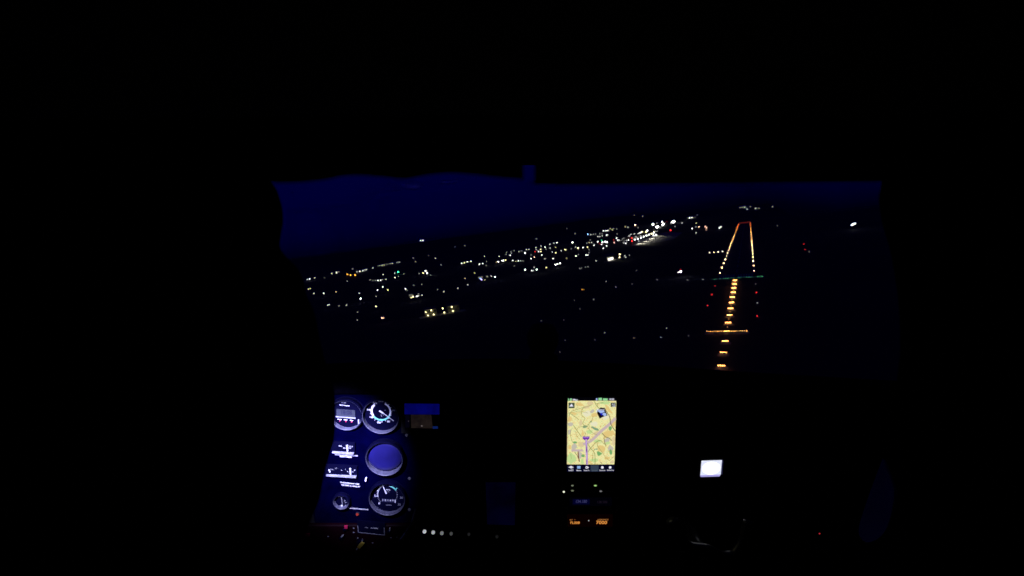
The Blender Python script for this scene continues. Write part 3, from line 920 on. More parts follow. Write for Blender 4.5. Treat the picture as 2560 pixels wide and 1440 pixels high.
# ---- clock / timer, top left
ck = Inst('panel_clock', 864, 1039, 'round panel clock with grey digital display and three red buttons', 'clock')
bezel(ck, 864, 1039, 43, 33, .010, M_WELL)
dialface(ck, 864, 1039, 46, M_DIAL, .010)
dsp = ck.quad('display', [(841, 1023), (887, 1026), (888, 1046), (841, 1043)], M_LCD, .0012, .0022)
x, y = ck.at(865, 1032, .003)
kk = ck.rad(865, 1032, 1)
text('digit', '18:08', 12.5 * kk, x, y, .0026 , M_LCDK, dsp, R(-3), 36 * kk, bold=.02)
ck.quad('display_lip', [(839, 1041), (888, 1045), (888, 1047), (839, 1043)], M_BEZ, .0012, .0035)
ck.txt('lettering', 'GT-50', 859, 1006.5, 3, 12, M_GREY, .0014, -5)
ck.txt('lettering', 'Flight Data Systems', 861, 1013.5, 3, 34, M_WHITE, .0014, -6, .02)
for s, x, y in (('Mode', 848.8, 1048.6), ('Reset', 864, 1049.6), ('Adjust', 878.5, 1050.8)):
    ck.txt('lettering', s, x, y, 2.6, 10, M_WHITE, .0014, -5, .05)
    cx, cy = ck.at(x + .7, y + 4.4, .003)
    MB().lathe([(.0011, .001), (.0011, .003), (.0008, .0036), (0, .0038)], 10, cx=cx, cy=cy).build('button', M_REDCAP, ck.r)
cover(ck, 864, 1039, 38, .009)

# ---- airspeed indicator
ai = Inst('airspeed_indicator', 951, 1036, 'airspeed dial with white and green arc, numbers 40 to 160, long white needle', 'gauge')
bezel(ai, 951, 1043, 48, 40, .011, M_WELL)
dialface(ai, 951, 1043, 47, M_DIAL, .014)
CX, CY = 952.5, 1028.5
k = ai.rad(CX, CY, 1)
cx, cy = ai.at(CX, CY, .0014)


def arc(ins, name, r0, r1, a0, a1, mat, z):
    return MB().arc(r0 * k, r1 * k, R(a0), R(a1), z, 30, cx=cx, cy=cy).build(name, mat, ins.r)


arc(ai, 'white_arc', 21.5, 25.5, 62, -28, M_WHITE, .0014)
arc(ai, 'green_arc', 21.5, 25.5, -28, -150, M_TEAL, .0014)
arc(ai, 'white_arc', 21, 25.5, -150, -230, M_WHITE, .0014)
ticks(ai, CX, CY, 24, 27.5, 62, -230, 15, M_WHITE, .0015, 1.0)
for s, x, y, m in (('40', 969, 1004.5, M_GREY), ('60', 984.5, 1026, M_GREY), ('80', 971.5, 1054, M_WHITE), ('100', 947.5, 1056.5, M_WHITE), ('120', 928.5, 1043, M_WHITE), ('140', 922, 1024.5, M_WHITE),
                   ('160', 930, 1005.5, M_WHITE)):  # right-hand numerals grey: lamp fall-off put into their colour
    ai.txt('numeral', s, x, y, 4.6, 4.0 * len(s), m, .0014, -3, .02)
ai.txt('lettering', 'KNOTS', 951, 995.5, 2.6, 13, M_GREY, .0014, -3)  # lettering greyed for the shaded top of the dial
ai.txt('lettering', 'AIRSPEED', 952, 1004, 2.2, 14, M_GREY, .0014, -3)
for p, q in (((938.5, 1004.5), (942, 1010)), ((937, 1008.5), (938.5, 1010.5)), ((952.5, 1036), (954.5, 1042)), ((961, 1025.5), (965, 1025.5)), ((958, 1037), (959, 1038.5))):
    ai.bar('tick', p, q, 1.0, M_GREY, .0014, .0002)
ai.bar('needle', (956, 1031), (985, 1052.5), 1.2, M_WHITE, .003, .0006, .9)
ai.bar('needle_tail', (948.5, 1026.2), (958.2, 1033.2), 3.6, M_WHITE, .0032, .0006)
x, y = ai.at(953, 1030, .003)
MB().lathe([(0, .0032), (.0012, .0031), (.0012, .001)], 12, cx=x, cy=y).build('hub', M_DIAL, ai.r)
cover(ai, 951, 1043, 43, .010)
ai.bar('bezel_clip', (896.8, 1048), (898, 1059), 3.0, M_BEZ, .002, .002)

# ---- blank blue round gauge
bl = Inst('blank_round_gauge', 960, 1146, 'plain round gauge with an empty blue face between the two dials', 'gauge')
bezel(bl, 960, 1149, 48, 41.5, .013, M_WELL)
k2 = bl.rad(960, 1144, 1)
c2 = bl.at(960, 1142, .006)
MB().lathe([(0, .0058), (30 * k2, .0054), (40 * k2, .004), (43.5 * k2, .001)], 64, cx=c2[0], cy=c2[1]).build('face', M_BLUEDISC, bl.r, smooth=True)

# ---- tachometer
ta = Inst('tachometer', 967, 1243, 'round engine speed dial numbered 0 to 35 with hour counter', 'gauge')
bezel(ta, 967, 1250, 47, 40.5, .011, M_WELL)
dialface(ta, 967, 1250, 46, M_DIAL, .014)
TXc, TYc = 968.5, 1236
ticks(ta, TXc, TYc, 23, 26, 190, 60, 22, M_WHITE, .0014, 1.0, 5, 27.5)
k = ta.rad(TXc, TYc, 1)
cx, cy = ta.at(TXc, TYc, .0014)
arc(ta, 'green_arc', 23, 26.5, 70, 36, M_TEAL, .0015)
ticks(ta, TXc, TYc, 23, 26, 30, -40, 8, M_GREY, .0014, .9)
ticks(ta, TXc, TYc, 23, 26, 200, 226, 4, M_GREY, .0014, .9)
ta.bar('tick', (974, 1210.5), (973.5, 1216), 2.4, M_WHITE, .0016, .0002)
ta.bar('tick', (993, 1218), (988.5, 1226), 2.2, M_TEAL, .0017, .0002)
for s, x, y, m in (('0', 948, 1258.5, M_WHITE), ('5', 937.6, 1239.6, M_WHITE), ('25', 994.5, 1219.5, M_TEAL), ('30', 1003.5, 1244.5, M_GREY), ('35', 998, 1261.5, M_GREY)):  # right-hand numerals greyed for the lamp's fall-off
    ta.txt('numeral', s, x, y, 6.2, 4.6 * len(s), m, .0014, -4, .01)
ta.txt('lettering', 'RPM', 970.5, 1225, 3.4, 9, M_WHITE, .0014, -4)
ta.txt('lettering', 'X100', 970, 1229.5, 2.2, 6.5, M_GREY, .0014, -4)
ta.txt('lettering', 'HOURS', 972, 1262.6, 2.6, 12, M_GREY, .0014, -3, .02)
ta.quad('counter', [(954, 1246.5), (990.5, 1249), (990.5, 1257), (954, 1254.5)], M_LCDK, .0012, .0015)
for i, s in enumerate('18149'):
    ta.txt('counter_digit', s, 957 + i * 6.3, 1250.2 + i * .35, 4.6, 4.2, M_WHITE, .0017, -3, .02)
ta.bar('counter_tab', (988, 1249.5), (988, 1257), 2.2, M_WHITE, .0017, .0002)
ta.bar('needle', (966, 1234), (956, 1211), 3.2, M_WHITE, .003, .0006, 1.0)
cover(ta, 967, 1250, 42, .010)

# ---- two edgewise fuel gauges
for py, x0, x1, nx, lab in ((1122, 830, 884, 868.4, 'upper edgewise fuel meter with upright white needle'), (1180, 815, 890, 876, 'lower edgewise fuel meter with upright white needle and slanted mark')):
    e_ = Inst('fuel_meter', (x0 + x1) / 2, py, lab, 'meter', 'edgewise fuel meters')
    sl = 0.10
    h0 = py - 18
    e_.quad('case', [(x0 - 2, h0), (x1 + 3, h0 + 4), (x1 + 3, py + 16), (x0 - 2, py + 12)], M_DIAL, 0, .004)
    e_.quad('lower_lip', [(x0, py + 8.5), (x1, py + 12), (x1 - 1, py + 15.5), (x0, py + 11)], M_BEZ, .004, .008)
    e_.bar('needle', (nx, py - 10), (nx + .9, py + 6), 3.0, M_WHITE, .006, .001)
    if py < 1150:
        for s, x, y, wx in (('FUEL', 851, 1115, 8), ('1', 863, 1115.2, 2), ('E', 875.5, 1116.3, 3), ('F', 880.5, 1116.8, 3), ('QUANTITY', 868, 1120.5, 18)):
            e_.txt('lettering', s, x, y, 2.8, wx, M_WHITE, .0042, -4, .03)
    else:
        e_.bar('slanted_mark', (822.5, 1173.5), (825.5, 1180.5), 2.6, M_WHITE, .006, .001)
        for s, x, y, wx in (('FUEL', 830, 1173.8, 8), ('QTY', 840.5, 1170.8, 5), ('0', 854.5, 1176, 2.4), ('1', 864, 1174, 2), ('1/2', 868.5, 1178.8, 4.5), ('3/4', 881.5, 1179.8, 4.5), ('F', 887, 1175.8, 4.5)):
            e_.txt('lettering', s, x, y, 2.8, wx, M_WHITE if x > 845 else M_GREY, .0042, -4, .03)


def placard(name, pts, lines, label, mat=M_PANEL):
    cx_ = sum(p[0] for p in pts) / 4
    cy_ = sum(p[1] for p in pts) / 4
    p = Inst(name, cx_, cy_, label, 'placard')
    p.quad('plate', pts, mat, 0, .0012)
    for s, x, y, h, w, rot, m in lines:
        p.txt('lettering', s, x, y, h, w, m, .0014, rot, .035)
    return p


pl = placard('placard', [(835, 1136), (896, 1140), (896, 1150), (835, 1146)], [('RIGHT', 856.5, 1141.3, 4.2, 14, -4, M_WHITE), ('TANK', 871.5, 1142.6, 4.2, 13, -4, M_WHITE)], 'blue placard reading RIGHT TANK under the upper fuel meter')
pl.bar('top_edge', (838, 1135.5), (895, 1139), 1.4, M_BEZ, .0012, .002)
placard('placard', [(840, 1200), (911, 1207), (911, 1222), (840, 1215)], [('Drehzahlmesser zeigt', 874.5, 1208, 4.2, 60, -6, M_WHITE), ('150 RPM zu wenig an!', 876.5, 1214.5, 4.2, 59, -6, M_WHITE)],
        'blue placard with two lines of German text beside the engine speed dial')
placard('placard', [(873, 1267), (919, 1271), (919, 1277.5), (873, 1273.5)], [('UNTERSPANNUNG', 896, 1272.3, 3.2, 42, -5, M_WHITE)], 'narrow placard reading UNTERSPANNUNG above the red warning lamp')
wl = Inst('warning_lamp', 894, 1284, 'small red warning lamp under the narrow placard', 'warning lamp')
kk = wl.rad(894, 1284, 1)
MB().lathe([(0, .004), (2.6 * kk, .0035), (3.2 * kk, .002), (3.2 * kk, 0)], 16).build('lens', glow('warning_red', (1.0, 0.10, 0.10), 0.38), wl.r, smooth=True)
MB().lathe([(5 * kk, 0), (5 * kk, .0015), (3.4 * kk, .002), (3.4 * kk, 0)], 16).build('collar', M_BLK, wl.r)
gw = Inst('toggle_lever', 915.5, 1196, 'short white toggle lever left of the blank blue gauge', 'switch')
gw.bar('lever', (914.6, 1201), (916.3, 1192.5), 3.4, M_WHITE, .004, .003)
MB().lathe([(.004, 0), (.004, .002), (.002, .004)], 12).build('collar', M_DIAL, gw.r)

# ---- small suction gauge
sg = Inst('suction_gauge', 852, 1258, 'small dim suction gauge at the lower left of the panel', 'gauge')
bezel(sg, 852, 1257, 22, 17.5, .009, M_WELL)
dialface(sg, 852, 1257, 20, M_DIAL, .009)
sg.txt('lettering', 'SUCTION', 853, 1242, 3, 15, M_GREY, .0015, -3, .03)
sg.bar('needle', (853.5, 1241), (856.5, 1261), 1.2, M_GREY, .003, .0006)
for a in (200, 225, 315, 340, 20, 45):
    ca, sa = math.cos(R(a)), math.sin(R(a))
    sg.bar('tick', (854 + 9 * ca, 1260 - 9 * sa), (854 + 13.5 * ca, 1260 - 13.5 * sa), 1.2, M_GREY, .0014, .0003)
MB().disc(.0022, .0036, 12, cx=sg.at(856, 1261)[0], cy=sg.at(856, 1261)[1]).build('hub', M_WHITE, sg.r)

# ---- small attitude display
ad = Inst('attitude_display', 1055, 1041, 'dim square attitude display with blue sky over brown ground', 'display')
ad.quad('case', [(1002, 1000), (1108, 1001), (1107, 1084), (1003, 1083)], M_BLK, 0, .006)


def screen_mat(name, c0, c1, sc_, st=1.0):
    m = glow(name, c0, st)
    n_, l_ = m.node_tree.nodes, m.node_tree.links
    t_ = n_.new('ShaderNodeTexCoord')
    no_ = n_.new('ShaderNodeTexNoise')
    no_.inputs['Scale'].default_value = sc_
    no_.inputs['Detail'].default_value = 3
    rp2 = n_.new('ShaderNodeValToRGB')
    rp2.color_ramp.elements[0].position = .35
    rp2.color_ramp.elements[1].position = .65
    rp2.color_ramp.elements[0].color = (*c0, 1)
    rp2.color_ramp.elements[1].color = (*c1, 1)
    l_.new(t_.outputs['Object'], no_.inputs['Vector'])
    l_.new(no_.outputs['Fac'], rp2.inputs[0])
    l_.new(rp2.outputs[0], n_['Emission'].inputs[0])
    return m


sk = ad.quad('screen', [(1011, 1008), (1099, 1009), (1099, 1075), (1012, 1073)], M_DIAL, .006, .0065)


def onscreen(pts, mat, z, name):
    return ad.quad(name, pts, mat, z, z + .0002, sk)


onscreen([(1011.5, 1009), (1098.5, 1010), (1098.5, 1036), (1011.5, 1036)], screen_mat('attitude_sky', (.0003, .0003, .06), (.0005, .001, .10), 60), .0066, 'sky_field')
onscreen([(1027, 1037), (1078, 1037), (1082, 1071), (1028, 1070)], screen_mat('attitude_ground', (.006, .004, .0045), (.013, .009, .008), 90), .0066, 'ground_field')
onscreen([(1013, 1038), (1024, 1038), (1024, 1069), (1013, 1069)], glow('tape_dark', (.0008, .0006, .004), 1), .0066, 'speed_tape')
onscreen([(1082, 1066), (1094, 1066), (1095, 1071.5), (1082, 1072)], glow('attitude_box', (.003, .012, .09), 1), .0067, 'altitude_box')
cxy = ad.at(1054.5, 1065, .007)
MB().disc(.0016, .0069, 12, cx=cxy[0], cy=cxy[1]).build('slip_ball', glow('ball_dim', (.12, .1, .1), 1), sk)
cxy = ad.at(1021, 1053, .007)
MB().disc(.0009, .0069, 10, cx=cxy[0], cy=cxy[1]).build('speed_mark', glow('mark_dim', (.05, .04, .05), 1), sk)

# ---- dim plate on the middle of the panel, glowing faintly blue by emission
cd_ = Inst('blue_glow_plate', 1250, 1260, 'very dim blue glowing plate upright on the panel left of the radios', 'display')
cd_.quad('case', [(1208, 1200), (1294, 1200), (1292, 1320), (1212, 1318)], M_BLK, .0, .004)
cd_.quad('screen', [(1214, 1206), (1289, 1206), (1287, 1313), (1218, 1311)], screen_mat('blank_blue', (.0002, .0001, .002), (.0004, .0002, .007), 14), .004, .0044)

# ---- switch plate, key, push buttons
sw = Inst('ignition_plate', 928, 1322, 'dark switch plate outlined in white above the ignition key', 'switch plate', w=.0085)
sw.quad('plate', [(893, 1300), (963, 1307), (963, 1340), (893, 1333)], M_DIAL, 0, .001)
for p, q in (((894.5, 1314), (896, 1330.5)), ((896, 1330.5), (961, 1337.5)), ((960.5, 1319), (961, 1337.5))):
    sw.bar('outline', p, q, 1.3, M_CREAM, .0011, .0003)
sw.txt('lettering', 'ALL', 916.5, 1319, 3, 9, M_GREY, .0012, -6)
sw.txt('lettering', 'AVIONIC', 936.5, 1320.5, 3.4, 18, M_WHITE, .0012, -6)
ks = Inst('ignition_key', 907, 1348, 'ignition key with yellow tag hanging below the switch plate', 'key', w=.0085)
MB().lathe([(.009, 0), (.009, .003), (.006, .005), (0, .005)], 20).build('lock', M_DIAL, ks.r)
ks.bar('key_blade', (907.5, 1347), (906, 1355), 2.6, M_STEEL, .005, .006)
a_, b_ = ks.at(906.5, 1357, .012), ks.at(898, 1369, .012)
MB().prism([(a_[0] - .003, a_[1] + .001), (b_[0] - .0035, b_[1] + .001), (b_[0] + .001, b_[1] - .0025), (a_[0] + .0028, a_[1] - .002)], .009, .013).build('tag', M_YEL, ks.r)
c_ = ks.at(891.7, 1373.6, .012)
MB().tube([(b_[0], b_[1], .011), (c_[0], c_[1], .011)], .0006, 6).build('chain', M_STEEL, ks.r)
MB().lathe([(0, .0135), (.0017, .0125), (.0019, .011), (.0012, .0095), (0, .009)], 10, cx=c_[0], cy=c_[1]).build('chain_bead', M_STEEL, ks.r, smooth=True)
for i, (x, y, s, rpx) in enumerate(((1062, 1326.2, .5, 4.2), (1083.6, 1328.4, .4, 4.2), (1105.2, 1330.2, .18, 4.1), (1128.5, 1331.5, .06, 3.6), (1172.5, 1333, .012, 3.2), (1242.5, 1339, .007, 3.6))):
    p = Inst('push_button', x, y, '%s round white push button from left in the row under the panel%s' % (ordinal(i + 1), ', glowing' if i < 4 else ', faintly glowing'), 'button', 'row of push buttons')
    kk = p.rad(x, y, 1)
    MB().lathe([(0, .0052), (rpx * .8 * kk, .005), (rpx * kk, .0042), (rpx * kk, 0)], 20).build('cap', glow('button_%d' % i, (.86, .9, 1.0), s), p.r, smooth=True)  # cap emission steps down from left to right along the row
    MB().lathe([(rpx * 1.6 * kk, 0), (rpx * 1.6 * kk, .001), (rpx * 1.05 * kk, .0016), (rpx * 1.05 * kk, 0)], 20).build('collar', M_BLK, p.r)
for x, y, s in ((1045, 1323, .05), (1045, 1341, .04), (820, 1320, .02), (1003, 1320, .05)):
    pan_t = pu(x, y)
    MB().disc(.0012, .0012, 8).build('label_dot', M_WHITE, pan, T((*pan_t, 0)))
for i, (x, y, dx, dy, m_, lab) in enumerate((
        (857, 1338, 6, -5, M_GREY, 'toggle switch with pale lever left of the ignition plate'), (866, 1316, 8, 0, M_REDCAP, 'dim red rocker switch left of the ignition plate'),
        (975, 1322, .5, -6, M_GREY, 'toggle switch with upright lever right of the ignition plate'), (768, 1336, 16, -1, M_REDCAP, 'dim red rocker switch farthest left under the panel'))):
    tg = Inst('toggle_switch', x, y, lab, 'switch', 'switches under the left instruments', w=.008)
    tg.bar('lever', (x - dx / 2, y - dy / 2), (x + dx / 2, y + dy / 2), 2.2 if m_ is M_GREY else 7, m_, .004, .003)
    MB().lathe([(.0042, 0), (.0042, .0015), (.002, .004)], 12).build('collar', M_DIAL, tg.r)
for x, y in ((825, 1333), (888, 1313), (888, 1323), (898, 1337), (980, 1336), (995, 1335), (1007, 1333), (935, 1349)):
    MB().box(-.0014, .0014, -.0007, .0007, .0082, .0086).build('label_mark', M_GREY, pan, T((*pu(x, y), 0)))
# thin control lever standing before the panel
lv = Inst('control_lever', 1005, 1350, 'thin curved dark lever with bright tip right of the ignition key', 'lever', w=.0)
P_ = [(999, 1353, .045), (1006, 1346, .045), (1014, 1334, .042), (1021, 1322, .038), (1030, 1308, .03), (1036, 1290, .02), (1038, 1272, .008)]
pts = [(*lv.at(x, y, w), w) for x, y, w in P_]
MB().tube(pts[2:], .0022, 8).build('rod', pbr('lever_paint', (.05, .05, .09), .35), lv.r, smooth=True)
MB().tube(pts[:3], [.0028, .0036, .003], 10).build('grip', pbr('lever_grip', (.2, .2, .26), .3), lv.r, smooth=True)

# ---- map navigator
gp = Inst('map_navigator', 1478, 1086, 'bright upright navigation screen showing a yellow moving map', 'navigator')
gp.quad('case', [(1400, 975), (1558, 975), (1554, 1197), (1398, 1197)], M_BLK, 0, .018)


def gz(X, Y, z=.0185):
    return gp.at(1390 + X / 6.26, 970 + Y / 6.26, z)


SCR = [(172, 1310), (910, 1310), (946, 148), (184, 148)]
scn = MB().prism([gz(*p) for p in SCR], .018, .0183).build('screen', glow('screen_black', (.0006, .0006, .002), 1), gp.r)
GC = {'base': None, 'road': srgb(150, 152, 84), 'dark': srgb(104, 96, 66), 'orange': srgb(234, 206, 132), 'tan': srgb(226, 208, 160), 'green': srgb(120, 178, 110), 'lime': srgb(200, 226, 152), 'teal': srgb(130, 165, 130),
      'lilac': srgb(206, 184, 184), 'grey': srgb(200, 194, 178), 'blk': srgb(14, 8, 14), 'blue': srgb(10, 20, 190), 'pale': srgb(170, 195, 250), 'purp': srgb(110, 35, 165), 'pink': srgb(215, 180, 250),
      'white': srgb(240, 240, 255), 'bar': srgb(6, 6, 34), 'dim': srgb(52, 66, 84), 'gw': srgb(150, 225, 160), 'icon': srgb(64, 78, 58), 'redb': srgb(130, 80, 60), 'cream': srgb(240, 236, 200), 'btn': srgb(150, 190, 245)}
mb = screen_mat('map_ground', srgb(206, 168, 100), srgb(170, 200, 130), 420, .95)
_n = mb.node_tree.nodes
_rp = [q for q in _n if q.type == 'VALTORGB'][0]
[q for q in _n if q.type == 'TEX_NOISE'][0].inputs['Detail'].default_value = 7
_e = _rp.color_ramp.elements
_e[0].position, _e[1].position = .33, .68
for p_, c_ in ((.40, srgb(236, 212, 140)), (.46, srgb(246, 238, 176)), (.55, srgb(242, 240, 168)), (.62, srgb(226, 232, 178))):
    q_ = _e.new(p_)
    q_.color = (*c_, 1)
mb2 = mb.node_tree.nodes
names = list(GC)
mats = [mb if n_ == 'base' else glow('map_' + n_, GC[n_], .92) for n_ in names]
MI = {n_: i for i, n_ in enumerate(names)}
pr = MB()
zc = [.01835]


def shape(c, pts):
    zc[0] += .000012
    pr.flat([gz(*p) for p in pts], zc[0], MI[c])


def line(c, pts, w):
    zc[0] += .000012
    pr.ribbon([gz(*p) for p in smooth_pts(pts, 3)], w / 6.26 * gp.rad(1478, 1086, 1), zc[0], MI[c])


def blob(c, cx, cy, rx, ry, seed, rot=0.0):
    rn = random.Random(seed)
    pts = []
    for i in range(11):
        a = -2 * math.pi * i / 11
        q = rn.uniform(.72, 1.2)
        x, y = rx * q * math.cos(a), ry * q * math.sin(a)
        pts.append((cx + x * math.cos(rot) - y * math.sin(rot), cy + x * math.sin(rot) + y * math.cos(rot)))
    shape(c, pts)


shape('base', [(173, 1196), (914, 1196), (944, 200), (182, 200)])
for i, (c, x, y, rx, ry, rt) in enumerate((
        ('orange', 360, 255, 60, 30, .2), ('orange', 600, 425, 50, 38, 0), ('orange', 820, 330, 80, 26, .9), ('orange', 820, 720, 110, 55, -.3), ('orange', 720, 950, 70, 60, .8), ('orange', 215, 490, 32, 40, .5),
        ('orange', 895, 560, 32, 50, 0), ('orange', 215, 925, 30, 40, .3), ('orange', 520, 1160, 36, 26, 0), ('orange', 420, 720, 24, 40, 0), ('orange', 280, 400, 50, 22, .3), ('orange', 800, 1100, 50, 20, 0),
        ('tan', 385, 545, 28, 48, 0), ('tan', 530, 240, 60, 34, 0), ('tan', 480, 300, 60, 22, -.2), ('tan', 400, 880, 56, 40, 0), ('tan', 640, 710, 60, 36, -.2), ('tan', 880, 1160, 30, 26, 0), ('tan', 900, 830, 24, 90, 0),
        ('grey', 225, 570, 44, 36, 0), ('grey', 285, 920, 38, 52, 0), ('grey', 805, 820, 42, 48, 0), ('grey', 850, 940, 44, 50, 0), ('grey', 560, 370, 44, 26, -.5), ('grey', 370, 1050, 34, 60, 0), ('grey', 210, 690, 26, 44, 0),
        ('cream', 760, 440, 70, 60, 0), ('cream', 480, 400, 60, 50, 0), ('cream', 600, 560, 70, 40, 0), ('cream', 480, 980, 34, 70, 0), ('lime', 240, 1090, 76, 84, 0), ('lime', 410, 1145, 30, 48, 0), ('lime', 810, 860, 44, 22, -.3),
        ('lime', 600, 1130, 60, 30, 0), ('lime', 650, 830, 60, 24, 0), ('lime', 770, 230, 90, 22, 0), ('lime', 520, 690, 50, 30, 0), ('teal', 455, 605, 40, 22, -.2), ('teal', 620, 640, 62, 22, .4), ('green', 848, 630, 30, 38, .3), ('green', 675, 1025, 42, 34, .3),
        ('green', 858, 1000, 24, 44, 0), ('green', 300, 850, 34, 20, 0), ('green', 425, 1060, 30, 26, 0), ('teal', 565, 610, 26, 12, 0), ('teal', 545, 525, 18, 14, 0), ('teal', 635, 955, 22, 10, 0), ('teal', 600, 965, 10, 12, 0))):
    blob(c, x, y, rx, ry, i, rt)
line('lilac', [(425, 880), (540, 830), (640, 740), (720, 660), (830, 570), (930, 470)], 46)
shape('lilac', [(240, 992), (425, 992), (420, 958), (240, 958)])
for w, c, pts in (
        (7, 'road', [(205, 440), (230, 372), (330, 332), (480, 290), (560, 262)]), (7, 'road', [(440, 285), (405, 350), (400, 420), (450, 470), (430, 520), (420, 560), (480, 590), (560, 500), (580, 440)]),
        (8, 'road', [(205, 385), (300, 450), (360, 500)]), (9, 'road', [(270, 580), (340, 680), (400, 760)]), (6, 'road', [(320, 650), (360, 610), (430, 600), (500, 606)]),
        (7, 'road', [(240, 640), (225, 720), (240, 800), (262, 850)]), (6, 'road', [(305, 670), (320, 740), (372, 800)]), (9, 'road', [(600, 205), (640, 285), (705, 330)]), (7, 'road', [(650, 235), (652, 290)]),
        (7, 'road', [(612, 245), (740, 225)]), (11, 'dark', [(752, 305), (800, 382), (840, 450), (850, 530), (872, 592), (928, 672)]), (10, 'dark', [(720, 700), (770, 760), (830, 780), (872, 822)]),
        (9, 'dark', [(750, 770), (760, 850), (782, 900)]), (10, 'road', [(490, 860), (540, 940), (600, 1010), (610, 1080), (610, 1190)]), (10, 'road', [(690, 815), (630, 842), (540, 940), (490, 1010)]),
        (8, 'road', [(640, 840), (690, 812), (740, 860), (782, 890)]), (6, 'road', [(640, 850), (660, 920), (720, 1000), (782, 1100)]), (6, 'road', [(575, 1010), (578, 1080), (570, 1135)]),
        (16, 'redb', [(345, 990), (350, 1060), (366, 1150)]), (8, 'dark', [(290, 1000), (330, 1050), (345, 1095)]), (6, 'road', [(445, 680), (462, 720), (440, 752)]), (6, 'road', [(500, 620), (560, 690), (640, 730)]),
        (6, 'road', [(790, 1090), (830, 1130), (880, 1092), (905, 1070)]), (5, 'road', [(190, 390), (300, 370), (420, 372), (500, 390)]), (6, 'road', [(500, 560), (520, 600), (505, 640)]), (5, 'road', [(820, 980), (900, 985)]),
        (9, 'redb', [(690, 1150), (722, 1180)]), (5, 'road', [(230, 1030), (240, 1110)]), (5, 'road', [(310, 250), (340, 290), (300, 330)]), (6, 'grey', [(780, 1120), (790, 1190)])):
    line(c, pts, w)
shape('blk', [(640, 388), (682, 476), (730, 450), (806, 425), (755, 310), (700, 300), (650, 340)])
shape('blue', [(688, 395), (712, 432), (728, 412), (728, 368)])
shape('pale', [(722, 408), (760, 440), (790, 420), (775, 385), (735, 388)])
shape('pale', [(650, 358), (700, 392), (760, 372), (750, 348), (660, 345)])
line('white', [(650, 322), (630, 378)], 12)
shape('purp', [(415, 786), (440, 806), (480, 834), (500, 806), (524, 786), (524, 754), (415, 754)])
line('lilac', [(470, 800), (480, 1000), (484, 1196)], 34)
line('purp', [(470, 800), (480, 1000), (484, 1196)], 19)
line('pink', [(470, 796), (480, 1000), (484, 1196)], 13)
shape('icon', [(196, 312), (290, 312), (290, 226), (196, 226)])
shape('white', [(205, 286), (272, 286), (244, 240)])
shape('icon', [(856, 292), (934, 292), (934, 226), (856, 226)])
shape('bar', [(172, 1306), (908, 1306), (913, 1198), (173, 1198)])
shape('dim', [(540, 1300), (664, 1300), (666, 1204), (540, 1204)])
shape('white', [(190, 1238), (236, 1250), (276, 1238), (236, 1212)])
shape('btn', [(330, 1256), (380, 1256), (382, 1216), (330, 1216)])
for c_x in (480, 724, 846):
    shape('white', [(c_x + 21 * math.cos(-a * .6283), 1238 + 21 * math.sin(-a * .6283)) for a in range(10)])
shape('bar', [(480 + 9 * math.cos(-a * .8), 1238 + 9 * math.sin(-a * .8)) for a in range(8)])
shape('white', [(496, 1246), (512, 1246), (512, 1230), (496, 1230)])
shape('gw', [(190, 190), (210, 190), (200, 160), (186, 160)])
shape('gw', [(218, 192), (246, 192), (246, 158), (218, 158)])
shape('pale', [(624, 188), (646, 188), (646, 156), (624, 156)])
shape('gw', [(662, 190), (716, 190), (716, 148), (662, 152)])
shape('gw', [(732, 190), (806, 190), (806, 158), (732, 158)])
pr.build('map_print', mats, scn)
M_SW = glow('screen_white', srgb(235, 235, 255), 1.0)
M_SD = glow('screen_dim', srgb(90, 100, 115), 1.0)


def stext(s, X, Y, h, w, m=M_SW, rot=0.0, bold=.03):
    k_ = gp.rad(1478, 1086, 1) / 6.26
    x_, y_ = gz(X, Y)
    o_ = text('lettering', s, h * k_, x_, y_, zc[0] + .0003, m, scn, R(rot), w * k_, bold=bold)


stext('Map', 300, 178, 26, 76)
stext('18:38', 866, 172, 28, 100)
stext('Return', 232, 1284, 20, 90)
stext('Nav', 250, 1262, 14, 46)
stext('Menu', 356, 1284, 20, 76)
stext('Direct To', 476, 1284, 20, 112)
stext('Screen', 602, 1284, 18, 100, M_SD)
stext('Zoom In', 722, 1282, 20, 104)
stext('Zoom Out', 848, 1280, 20, 110)
stext('ILS', 895, 248, 18, 60)
stext('+20', 900, 278, 18, 56)
stext('EDXX', 705, 335, 20, 86)
stext('WP01', 470, 770, 18, 90, glow('map_label', srgb(190, 150, 240), 1))

# ---- radio stack under the navigator
ra = Inst('audio_panel', 1478, 1219, 'audio control panel with small green and white lamps under the map screen', 'radio')
ra.quad('case', [(1400, 1202), (1556, 1202), (1555, 1237), (1400, 1237)], M_BLK, 0, .012)
for x, y, w_, h_, c, s in ((1409.6, 1229.6, 5.2, 4.2, (.95, 1, .75), 1.0), (1431, 1214, 6, 3, (.6, .7, .45), .3), (1431, 1226.6, 7, 3, (.6, .68, .42), .26), (1488.5, 1214, 7, 3.4, (.45, .85, .25), .75), (1502, 1228, 6.5, 3.2, (.6, .6, .6), .28)):
    cx_, cy_ = ra.at(x, y, .0125)
    kk = ra.rad(x, y, 1)
    MB().lathe([(0, .0135), (.45 * kk, .0134), (.5 * kk, .012)], 14).build('indicator', glow('ind_%d_%d' % (x, y), c, s), ra.r, T((cx_, cy_, 0)) @ Matrix.Diagonal((w_, h_, 1, 1)))
rd = Inst('radio', 1478, 1257, 'radio with dim blue digits 134.180 under the audio panel', 'radio')
rd.quad('case', [(1400, 1239), (1556, 1239), (1554, 1278), (1400, 1278)], M_BLK, 0, .012)
rds = rd.quad('display', [(1424, 1244), (1530, 1244), (1529, 1265), (1424, 1265)], glow('radio_black', (.0002, .0002, .0016), 1), .012, .0124)
rd.quad('active_field', [(1432, 1248), (1474, 1248), (1474, 1261), (1432, 1261)], glow('radio_blue', (.0006, .0006, .018), 1), .0124, .0126)
